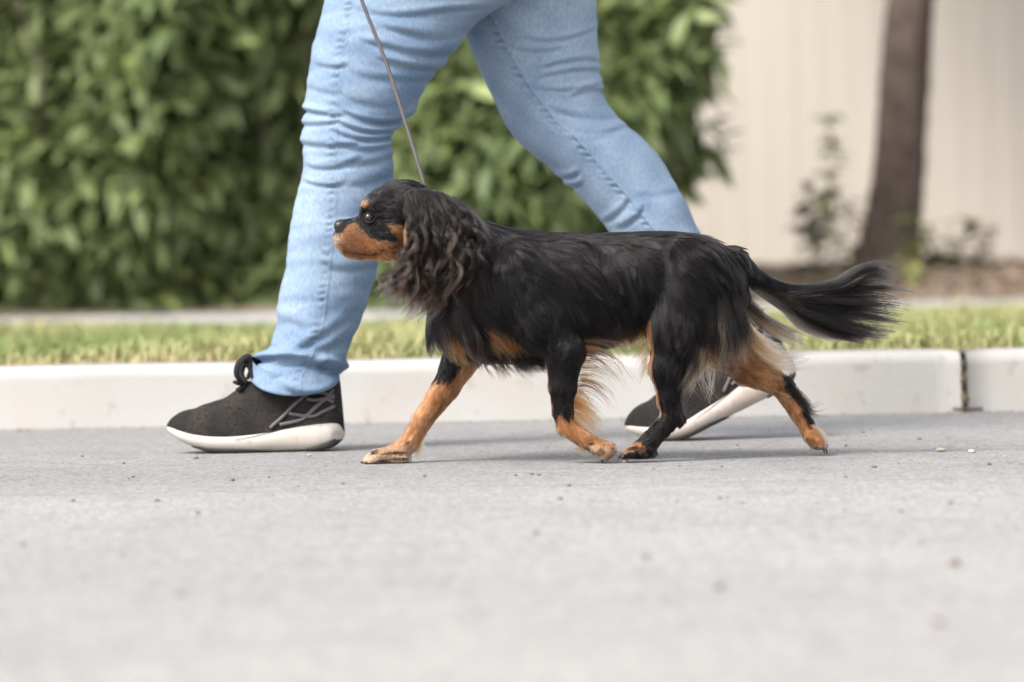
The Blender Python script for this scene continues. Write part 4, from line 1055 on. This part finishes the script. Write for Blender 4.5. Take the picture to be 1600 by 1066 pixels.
near_LR = [((640, -300), (880, -280)), ((590, -220), (890, -170)), ((545, -120), (880, -60)), ((514, -25), (818, -12)), ((504, 10), (777, 14)), ((496, 47), (738, 42)), ((487, 85), (712, 78)), ((479, 125), (678, 118)), ((475, 172), (646, 172)),
           ((474, 220), (619, 203)), ((474, 250), (613, 236)), ((467, 285), (614, 275)), ((459, 328), (607, 330)), ((452, 375), (600, 378)), ((445, 422), (590, 420)), ((436, 469), (575, 468)), ((428, 525), (558, 518)),
           ((421, 546), (543, 550)), ((406, 560), (538, 566)), ((399, 574), (538, 578)), ((393, 586), (532, 586))]
near_F = [(560, 8, 760, 8, 12, 7, 3.0), (600, 35, 735, 45, 10, 7, 3.2), (560, 58, 722, 66, 12, 8, 2.2), (590, 92, 700, 92, 10, 7, 3.0), (545, 112, 690, 118, 10, 7, 2.4), (535, 140, 668, 142, 10, 7, 3.2),
          (474, 168, 540, 172, 4, 6, 4.5), (530, 160, 655, 166, 14, 6, 3.6), (528, 182, 636, 184, 14, 6, 4.0), (472, 192, 530, 184, 4, 6, 3.0), (522, 200, 622, 198, 14, 6, 4.2), (470, 217, 560, 222, 4, 6, 4.4), (530, 222, 616, 220, 10, 6, 3.6),
          (472, 243, 560, 246, 6, 6, 4.0), (535, 246, 615, 242, 8, 7, 3.2), (468, 268, 540, 275, 4, 7, 2.6), (545, 275, 616, 268, 6, 8, 2.2), (485, 92, 540, 100, 3, 7, 2.2), (482, 130, 535, 136, 3, 8, 2.0),
          (500, 405, 590, 412, 6, 9, 1.6), (510, 470, 560, 455, 4, 9, 1.8), (430, 480, 500, 510, -4, 12, 2.4), (440, 552, 572, 455, 12, 9, 3.5), (425, 530, 500, 528, 6, 10, 2.4)]
near_F += [(394, 556, 480, 554, -4, 7, 12.0), (420, 562, 538, 578, -10, 7, 9.0), (440, 596, 520, 590, 10, 7, 5.0), (500, 560, 545, 575, -4, 7, 5.0), (470, 556, 560, 500, 8, 9, 3.0)]
near_S = [(556, -60), (552, 0), (534, 94), (526, 173), (525.5, 262), (524, 328), (515, 422), (506, 500), (494, 540), (470, 590), (465, 640)]
far_LR = [((640, -290), (880, -300)), ((640, -200), (905, -210)), ((685, -90), (925, -100)), ((708, 0), (931, -10)), ((729, 62), (934, 45)), ((745, 100), (935, 100)), ((770, 155), (940, 140)), ((790, 195), (954, 170)), ((812, 224), (975, 192)),
          ((840, 248), (1002, 214)), ((866, 268), (1026, 240)), ((893, 295), (1050, 278)), ((925, 330), (1077, 323)), ((947, 356), (1095, 363)), ((985, 410), (1122, 405)), ((1030, 470), (1146, 470)), ((1075, 530), (1160, 530)), ((1084, 545), (1164, 545))]
far_F = [(815, 45, 935, 42, 8, 6, 2.6), (800, 62, 880, 64, 4, 6, 2.0), (850, 95, 940, 96, -6, 6, 3.4), (850, 112, 942, 114, -5, 6, 3.2), (840, 132, 945, 132, 8, 6, 2.8), (890, 150, 955, 150, -6, 6, 4.2), (860, 165, 968, 180, 8, 7, 3.8), (880, 190, 980, 190, 10, 7, 2.6),
         (870, 205, 960, 200, 6, 8, 1.6), (940, 340, 975, 310, 5, 7, 2.4), (965, 352, 1000, 322, 5, 7, 2.2), (855, 262, 900, 262, 6, 6, 3.0), (868, 275, 905, 280, 5, 6, 3.0), (990, 300, 1060, 285, 4, 9, 1.4), (740, 100, 800, 150, 0, 16, 1.2)]
far_S = [(745, -40), (766, 22), (780, 50), (812, 110), (840, 152), (870, 190), (900, 215), (940, 262), (975, 300), (1012, 345), (1040, 385), (1100, 480), (1120, 540)]
rows, K = 360, 220
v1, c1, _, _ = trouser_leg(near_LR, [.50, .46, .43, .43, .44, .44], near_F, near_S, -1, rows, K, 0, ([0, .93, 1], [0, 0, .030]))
v2, c2, _, _ = trouser_leg(far_LR, [.50, .55, .57, .57, .57], far_F, far_S, -1, rows, K, 5)
def with_hem(v, c, th=.0022, up=.03):
    """turn the hem inside so that the cloth has an edge with thickness"""
    ctr = v[-1].mean(0); inn = v[-1] + (ctr - v[-1]) / np.linalg.norm(ctr - v[-1], axis=1)[:, None] * th
    inn2 = inn + np.array((0, 0, up)); return np.concatenate([v, inn[None], inn2[None]], 0), np.concatenate([c, c[-1:], c[-1:]], 0)
v1, c1 = with_hem(v1, c1); v2, c2 = with_hem(v2, c2)
# the hem band: a doubled edge with uneven stitching wear
rr = v1.shape[0]
for i in range(rr - 2 - 20, rr - 2):
    e = (i - (rr - 28)) / 26
    n0 = v1[i] - v1[i].mean(0); n0 /= np.linalg.norm(n0, axis=1)[:, None]
    v1[i] += n0 * .0012
    kk = np.arange(K); blot = np.clip(np.sin(kk * .42 + 2.5 * np.sin(kk * .11) + i * .05), .2, 1)[:, None] * np.clip(np.sin(kk * .07 + 1), 0, 1)[:, None]
    c1[i] = c1[i] * (1.08 - .34 * blot * math.exp(-((i - (rr - 16)) / 6.0) ** 2))
F = np.vstack([grid_faces(v1.shape[0], K), grid_faces(v2.shape[0], K) + v1.shape[0] * K])[:, ::-1]
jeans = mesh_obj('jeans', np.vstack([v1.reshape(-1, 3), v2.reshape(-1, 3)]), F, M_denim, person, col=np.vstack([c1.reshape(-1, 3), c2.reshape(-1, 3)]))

# ---- sneakers
M_knit = mat('black_knit_upper', (.026, .024, .023), .95, .1, noise=[(30, (.048, .042, .038), 5, .4, .7), (260, (.018, .017, .016), 2, .5, .7)], bump=[(300, .9, .002), (45, .5, .004)])
M_sole = mat('worn_white_sole', (.56, .515, .475), .7, .3, noise=[(14, (.47, .385, .33), 5, .42, .72), (60, (.36, .29, .25), 5, .55, .8), (9, (.50, .46, .42), 6, .5, .6)], bump=(120, .2, .001))
M_rub = mat('black_rubber', (.03, .029, .028), .7, .3)
M_cage = mat('grey_cage', (.13, .115, .125), .6, .35)
def sneaker(origin_px, Y, ang, label, size=1.0):
    """built toe-left in photograph pixels of the planted shoe, then turned about its ball"""
    s0 = 5500 / (5 + .44); u = size / s0
    def loc(x, y): return np.array(((x - 262) * u, (710 - y) * u))
    Xs = np.array([262, 268, 282, 304, 330, 357, 390, 420, 450, 474, 500, 520, 533, 539.5])
    top = np.array([668, 667, 671, 677, 680, 681, 679, 675.5, 670, 665.5, 662.5, 661.5, 664, 682])
    bot = np.array([673, 680, 690, 700, 707.5, 709.5, 710, 710, 709.8, 709.5, 708, 705, 697, 688])
    hw = np.array([.006, .020, .033, .043, .047, .048, .046, .043, .040, .039, .040, .037, .027, .006])
    upr = np.array([665, 656, 646, 640, 633, 622, 604, 588, 578, 574, 576, 580, 586, 680])
    n = 70; xs = np.linspace(262, 539.5, n); th = np.linspace(0, 1, n); xs = 262 + 277.5 * (.5 - .5 * np.cos(th * math.pi))
    f = lambda a: np.interp(xs, Xs, cr(np.stack([Xs, a], -1), 14)[:, 1]) if False else np.interp(xs, Xs, a)
    sm = lambda a: np.convolve(np.pad(a, 2, 'edge'), [.1, .2, .4, .2, .1], 'valid')
    T, B_, W_, Up = sm(f(top)), sm(f(bot)), sm(f(hw)), sm(f(upr))
    Up = Up + 1.6 * np.sin((xs - 300) / 6.5) * np.exp(-((xs - 358) / 26) ** 2) - 1.5 * np.exp(-((xs - 312) / 14) ** 2) * np.sin((xs - 312) / 6)
    # the foot turns slightly: outline bows towards the outside
    bow = .006 * np.sin((xs - 262) / 277 * math.pi)
    def section(kind):
        Vv = []
        for i in range(n):
            zt, zb = loc(xs[i], T[i])[1], loc(xs[i], B_[i])[1]; xw = loc(xs[i], 0)[0]; hw_ = W_[i]; ring = []
            if kind == 'sole':
                for a in np.linspace(0, 2 * math.pi, 28, endpoint=False):
                    cx, cz = math.cos(a), math.sin(a)
                    sx = math.copysign(abs(cx) ** .45, cx); sz = math.copysign(abs(cz) ** .6, cz)
                    bulge = 1 + .05 * math.cos(a * 1) ** 2
                    ring.append((xw, bow[i] + hw_ * sx * bulge * (1 - .10 * max(0, -sz)), (zt + zb) / 2 + (zt - zb) / 2 * sz))
            else:
                zu = loc(xs[i], Up[i])[1]; zl = zt - .004; hgt = max(zu - zl, .002)
                for a in np.linspace(0, math.pi, 25):
                    cx, cz = math.cos(a), math.sin(a)
                    e_ = .62 if xs[i] < 400 else .75
                    sx = math.copysign(abs(cx) ** e_, cx)
                    nar = 1 - .28 * np.clip((xs[i] - 330) / 90, 0, 1) * cz
                    ring.append((xw, bow[i] + hw_ * .93 * sx * nar, zl + hgt * cz ** .8))
            Vv.append(ring)
        return np.array(Vv)
    cA, sA = math.cos(ang), math.sin(ang)
    piv = np.array((loc(330, 710)[0], 0, 0)); org = P(*origin_px, Y); org[2] = 0.0
    def place(V_):
        V_ = np.asarray(V_, float).reshape(-1, 3) - piv
        if ang:   # forefoot bends: the part behind the ball lifts, the toe stays flatter
            t_ = np.clip((V_[:, 0] + .03) / .09, 0, 1); t_ = t_ * t_ * (3 - 2 * t_); an = ang * (.55 + .45 * t_)
            x_ = V_[:, 0] * np.cos(an) - V_[:, 2] * np.sin(an); z_ = V_[:, 0] * np.sin(an) + V_[:, 2] * np.cos(an)
            V_ = np.stack([x_, V_[:, 1], z_], -1)
        return V_ + org
    k1 = 28; so = section('sole'); up_ = section('upper')
    Vu = place(up_); Vs = place(so); dz = min(Vs[:, 2].min(), Vu[:, 2].min()) - .0005
    fin = lambda V_: place(V_) - np.array((0, 0, dz))
    upper = mesh_obj('shoe', fin(up_), grid_faces(n, 25, False)[:, ::-1], M_knit, person); upper['label'] = label
    capf = [tuple(range(k1)), tuple(range((n - 1) * k1, n * k1))[::-1]]
    sl = mesh_obj('sole', fin(so), [tuple(q_)[::-1] for q_ in grid_faces(n, k1).tolist()] + [c_[::-1] for c_ in capf], M_sole, upper); sl.matrix_parent_inverse = Matrix.Identity(4)
    # groove along the midsole, both sides; black outsole pads; heel cage; laces
    def surf(x, y, side, out=.0):
        i = int(np.argmin(np.abs(xs - x))); z = loc(x, y)[1]; zt = loc(xs[i], T[i])[1]; zu = loc(xs[i], Up[i])[1]
        if z <= zt + .001:
            zb = loc(xs[i], B_[i])[1]; sz = np.clip((z - (zt + zb) / 2) / ((zt - zb) / 2 + 1e-6), -.99, .99); a = math.asin(math.copysign(abs(sz) ** (1 / .6), sz))
            yy = W_[i] * abs(math.cos(a)) ** .45 * 1.04
        else:
            cz = np.clip((z - zt + .004) / (zu - zt + .004), 0, 1) ** (1 / .8); cx = math.sqrt(max(0, 1 - cz * cz))
            nar = 1 - .28 * np.clip((xs[i] - 330) / 90, 0, 1) * cz
            yy = W_[i] * .93 * cx ** (.62 if x < 400 else .75) * nar
        return (loc(x, 0)[0], bow[i] + side * (yy + out), z)
    for sd_ in (-1, 1):
        mg = MB(); mc = MB()
        g = cr(np.array([surf(x, y, sd_, -.0004) for x, y in [(350, 690), (375, 689), (400, 685), (425, 680), (450, 674), (470, 669.5)]]), 30)
        mg.add(*tube(fin(g), np.interp(np.arange(30), [0, 12, 29], [.0003, .0011, .0008]), 6))
        lines = [[(425, 672), (445, 655), (462, 638), (485, 620), (512, 608)], [(440, 667), (458, 664), (478, 658), (497, 640), (525, 622)], [(455, 650), (470, 653), (492, 655), (508, 648), (526, 640)],
                 [(483, 628), (497, 630), (512, 628), (524, 634)], [(500, 618), (512, 620), (525, 628)], [(478, 657), (490, 648), (505, 634), (515, 624), (524, 614)]]
        for ln_ in lines:
            g = cr(np.array([surf(x, y, sd_, .0014) for x, y in ln_]), 24); mc.add(*tube(fin(g), .0029, 6))
        gro = mg.build('midsole_groove', M_rub, upper); gro.matrix_parent_inverse = Matrix.Identity(4)
        cg = mc.build('heel_cage', M_cage, upper); cg.matrix_parent_inverse = Matrix.Identity(4)
    # outsole: a thin dark tread under heel and ball
    for x0, x1 in ((300, 420), (478, 536)):
        m_ = (xs >= x0) & (xs <= x1); ii = np.where(m_)[0]; Vv = []
        for i in ii:
            zb = loc(0, B_[i])[1]; hh = (loc(0, T[i])[1] - zb); fr = math.sin(math.pi * (i - ii[0]) / (len(ii) - 1)) ** .5
            lift = .004 + (.010 * (xs[i] - 478) / 58 if x0 == 478 else 0)
            w_ = W_[i] * 1.0 * (.75 + .25 * fr)
            for yy, zz in ((-w_, zb + lift * fr), (-w_ * .9, zb - .0012), (w_ * .9, zb - .0012), (w_, zb + lift * fr)):
                Vv.append((loc(xs[i], 0)[0], bow[i] + yy * 1.012, zz + .0006))
        od = mesh_obj('tread', fin(Vv), [tuple(q_) for q_ in grid_faces(len(ii), 4).tolist()], M_rub, upper); od.matrix_parent_inverse = Matrix.Identity(4)
    ml = MB()
    for lp_ in ([(385, 606, -.010), (374, 590, -.020), (377, 572, -.024), (392, 560, -.016), (397, 572, -.012), (390, 596, -.010)], [(387, 604, .006), (378, 588, .018), (384, 572, .022), (398, 566, .010), (394, 590, .006)],
                [(372, 600, -.026), (380, 604, -.012), (390, 602, 0), (384, 606, .014)], [(376, 612, -.022), (384, 608, -.010), (394, 604, .004)], [(386, 566, -.012), (394, 580, -.015), (399, 594, -.018)]):
        g = cr(np.array([(loc(x, y)[0], yy, loc(x, y)[1]) for x, y, yy in lp_]), 26); ml.add(*tube(fin(g), .0055, 8, flat=.55))
    lc = ml.build('lace', mat('black_lace', (.02, .019, .02), .85, .2, bump=(500, .6, .001)), upper); lc.matrix_parent_inverse = Matrix.Identity(4)
    return upper
sneaker((330, 709), .44, 0.0, 'planted black sneaker with dirty white sole')
sneaker((1056, 688), .57, math.radians(24.5), 'rear black sneaker with its heel lifted', 1.07)

# ---- body: legs inside the jeans, trunk, arms, hands and head as one skin surface (above the picture's edge)
B = Sdf((-.50, .14, .02), (.62, .92, 1.72), .009)
nk = lambda x, y, Y: P(x, y, Y)
B.chain([(nk(474, 640, .44), .024), (nk(478, 560, .44), .028), (nk(530, 330, .44), .042), (nk(545, 230, .435), .044), (nk(610, 60, .43), .055), (nk(720, -110, .44), .078)], .02)
B.chain([(nk(1165, 590, .57), .028), (nk(1120, 500, .57), .034), (nk(1010, 330, .57), .042), (nk(890, 200, .57), .045), (nk(830, 60, .57), .055), (nk(790, -110, .57), .075)], .02)
hip = nk(765, -160, .50); X0 = hip[0]
B.ell((X0 + .01, .50, .86), (.105, .155, .11), .04); B.ell((X0 - .005, .50, 1.03), (.09, .125, .13), .05); B.ell((X0 - .02, .50, 1.20), (.10, .155, .14), .05)
B.cone((X0 - .03, .50, 1.30), (X0 - .05, .50, 1.42), .055, .048, .03)
hc = np.array((X0 - .07, .50, 1.51))
B.ell(hc, (.090, .073, .112), .02); B.ell(hc + (-.03, 0, -.06), (.05, .05, .055), .02); B.cone(hc + (-.092, 0, -.0), hc + (-.106, 0, -.028), .007, .011, .01)
for sg in (-1, 1):
    B.ell(hc + (.012, sg * .074, -.012), (.018, .010, .030), .004); B.ell(hc + (-.082, sg * .03, .012), (.012, .013, .008), .005, sub=True)
B.cone(hc + (-.088, -.018, -.062), hc + (-.088, .018, -.062), .0065, .0065, .006)
HN = np.array(HAND)
sh = np.array((X0 - .02, .335, 1.28)); el = np.array((X0 - .10, .27, 1.02)); wr = HN + (.075, .015, .01)
B.chain([(sh, .052), (el, .040), (wr, .025)], .02); 
def hand(w_, d, up, sgn):
    d = d / np.linalg.norm(d); sd2 = np.cross(d, up); sd2 /= np.linalg.norm(sd2); up = np.cross(sd2, d)
    B.ell(w_ + d * .045, (.040, .030, .020), .012)
    for i, ln in enumerate((.072, .080, .075, .060)):
        o_ = sd2 * (i - 1.5) * .018; p0 = w_ + d * .075 + o_; p1 = p0 + d * ln * .40 - up * .012; p2 = p1 - up * ln * .38 - d * .004; p3 = p2 - d * ln * .34 + up * .004
        B.chain([(p0, .0105), (p1, .0100), (p2, .0095), (p3, .0088)], .004)
    t0 = w_ + d * .025 - sd2 * .028 * sgn; t1 = t0 + d * .03 - sd2 * .018 * sgn - up * .012; t2 = t1 + d * .03 + sd2 * .006 * sgn - up * .016
    B.chain([(t0, .014), (t1, .0115), (t2, .010)], .005)
hand(wr, HN - wr, np.array((0, 0, 1.0)), 1)
sh2 = np.array((X0 - .02, .665, 1.28)); el2 = np.array((X0 + .13, .73, 1.08)); wr2 = np.array((X0 + .03, .75, .92))
B.chain([(sh2, .052), (el2, .040), (wr2, .025)], .02); hand(wr2, np.array((-.5, 0, -.35)), np.array((0, 1.0, 0)), -1)
bV, bQ, _ = B.mesh(2)
M_skinp = mat('skin', (.50, .30, .22), .55, .35, noise=[(12, (.44, .25, .18), 3, .4, .7)], sub=1)
mesh_obj('body', bV, bQ, M_skinp, person)
T_ = Sdf((-.45, .18, .70), (.45, .86, 1.45), .009)
T_.ell((X0 + .015, .50, .90), (.165, .205, .16), .04); T_.ell((X0 - .005, .50, 1.03), (.108, .145, .14), .05); T_.ell((X0 - .02, .50, 1.20), (.118, .172, .13), .05)
for a_, b_ in ((sh, el), (sh2, el2)): T_.cone(a_, a_ + (b_ - a_) * .62, .066, .056, .03)
T_.cone((X0 - .03, .5, 1.30), (X0 - .035, .5, 1.335), .075, .066, .03)
tV, tQ, _ = T_.mesh(2); tV += .003 * sines(tV * (1, 1, .6), 120, 35)[:, None] * normals(tV, tQ)
mesh_obj('shirt', tV, tQ, mat('dark_grey_cotton', (.06, .062, .068), .9, .15, bump=(60, .3, .003)), person)
Hh = Sdf(hc - .22, hc + .22, .008)
Hh.ell(hc + (.018, 0, .022), (.092, .083, .108), .02); Hh.cone(hc + (.075, 0, .01), hc + (.105, 0, -.12), .045, .022, .03)
Hh.ell(hc + (-.085, 0, -.045), (.075, .062, .095), .02, sub=True)
hV, hQ, _ = Hh.mesh(2); hV += .003 * sines(hV * (1, 1, .3), 121, 120)[:, None] * normals(hV, hQ)
mesh_obj('hair', hV, hQ, mat('brown_hair', (.055, .035, .022), .55, .4, bump=(90, .5, .004)), person)

# ------------------------------------------------------------------ loose stones on the road
M_stone = [mat('grey_stone_chip', (.16, .15, .145), .85, .3, bump=(300, .5, .002)), mat('pale_stone_chip', (.42, .36, .31), .85, .3, bump=(300, .5, .002)), mat('reddish_stone_chip', (.17, .10, .09), .85, .3, bump=(300, .5, .002))]
def stone_mesh(seed):
    g = np.random.default_rng(seed); V_, F_ = uv_sphere((0, 0, 0), 1, 6, 9)
    V_ = V_ * (1 + .35 * sines(V_, seed + 200, 2.2)[:, None]); V_[:, 2] = np.where(V_[:, 2] < -.5, -.5, V_[:, 2]) 
    return V_ * g.uniform(.8, 1.2, 3) * (1, .85, .62), F_
SM = [stone_mesh(i) for i in range(4)]
def stone(px, py, r, mi, label, grp=None):
    b = PG(px, py, 0); V_, F_ = SM[random.randrange(4)]
    a = random.uniform(0, 6.28); Rz = np.array(((math.cos(a), -math.sin(a), 0), (math.sin(a), math.cos(a), 0), (0, 0, 1)))
    o = mesh_obj('pebble', V_ @ Rz.T * r, F_, M_stone[mi], smooth=False); o.location = (b[0], b[1], r * .30)
    tag(o, label, 'pebble', grp)
stone(1468, 706, .0062, 1, 'pale angular pebble on the road behind the dog, nearer the tail of two', 'pale pebbles behind the dog')
stone(1520, 708, .0055, 1, 'pale brownish pebble on the road behind the dog, farther from the tail of two', 'pale pebbles behind the dog')
stone(976, 723, .0055, 1, 'small pale pebble right at the dog\'s planted hind paw')
stone(1492, 884, .0056, 2, 'reddish pebble on the near road, the biggest and darkest there', 'pebbles on the near road')
stone(1122, 920, .0052, 0, 'grey pebble alone on the near road in front of the dog', 'pebbles on the near road')
stone(1466, 976, .0044, 2, 'small reddish pebble on the near road in front of a bigger one', 'pebbles on the near road')
stone(306, 717, .0042, 0, 'grey pebble under the toe of the planted sneaker')
stone(483, 713, .0038, 1, 'pale pebble under the heel of the planted sneaker')
L1 = 'tiny dark stone chip lying on the asphalt'; G1 = 'tiny stone chips on the road'
for px, py in [(208, 746), (363, 752), (420, 747), (128, 714), (193, 725), (664, 745), (805, 744), (832, 742), (842, 743), (1128, 730), (1367, 731), (1322, 697), (1436, 687), (1350, 676), (888, 760), (876, 781), (1058, 784),
               (1124, 780), (1137, 779), (1160, 787), (1486, 787), (1408, 800), (1322, 746), (1545, 727), (247, 784), (310, 803), (113, 784), (192, 867), (36, 853), (838, 834), (1008, 873), (280, 930), (1440, 850), (1270, 838)]:
    stone(px, py, random.uniform(.0022, .0036) * (1.1 if py > 830 else 1), random.choice((0, 0, 0, 2)), L1, G1)

# uncountable grit: fine chips on the asphalt, thicker along the gutter
def grit(name, n, X, Y, r0, r1, cols, label):
    o8 = np.array([(1, 0, 0), (-1, 0, 0), (0, 1, 0), (0, -1, 0), (0, 0, 1), (0, 0, -.4)], float)
    f8 = np.array([(0, 2, 4), (2, 1, 4), (1, 3, 4), (3, 0, 4), (2, 0, 5), (1, 2, 5), (3, 1, 5), (0, 3, 5)])
    r = rng.uniform(r0, r1, n) * np.where(rng.random(n) < .06, 1.7, 1); a = rng.uniform(0, 6.28, n)
    V_ = o8[None] * rng.uniform(.55, 1.2, (n, 6, 1)) * r[:, None, None] * (1, 1, .7)
    c, s_ = np.cos(a)[:, None], np.sin(a)[:, None]
    V_ = np.stack([V_[..., 0] * c - V_[..., 1] * s_, V_[..., 0] * s_ + V_[..., 1] * c, V_[..., 2]], -1) + np.stack([X, Y, r * .2], -1)[:, None]
    F_ = (f8[None] + (np.arange(n) * 6)[:, None, None]).reshape(-1, 3)
    cc = np.array(cols)[rng.integers(0, len(cols), n)] * rng.uniform(.7, 1.3, (n, 1))
    tag(mesh_obj(name, V_.reshape(-1, 3), F_, mat(name + '_stone', rough=.9, spec=.2, attr='tint'), col=np.repeat(cc, 6, 0), smooth=False), label, 'grit', kind='stuff')
n = 5200
grit('road_grit', n, rng.uniform(-2.2, 2.2, n), rng.uniform(-2.6, 1.38, n), .0006, .0016, [(.20, .195, .19), (.12, .118, .115), (.40, .385, .37), (.30, .26, .22)], 'fine stone grit scattered over the asphalt')
n = 2600
grit('gutter_grit', n, rng.uniform(-3.2, 3.2, n), 1.398 - np.abs(rng.normal(0, .035, n)), .0008, .0026, [(.22, .18, .14), (.15, .12, .09), (.34, .29, .23), (.20, .195, .19)], 'brown dirt and grit gathered along the foot of the kerb')
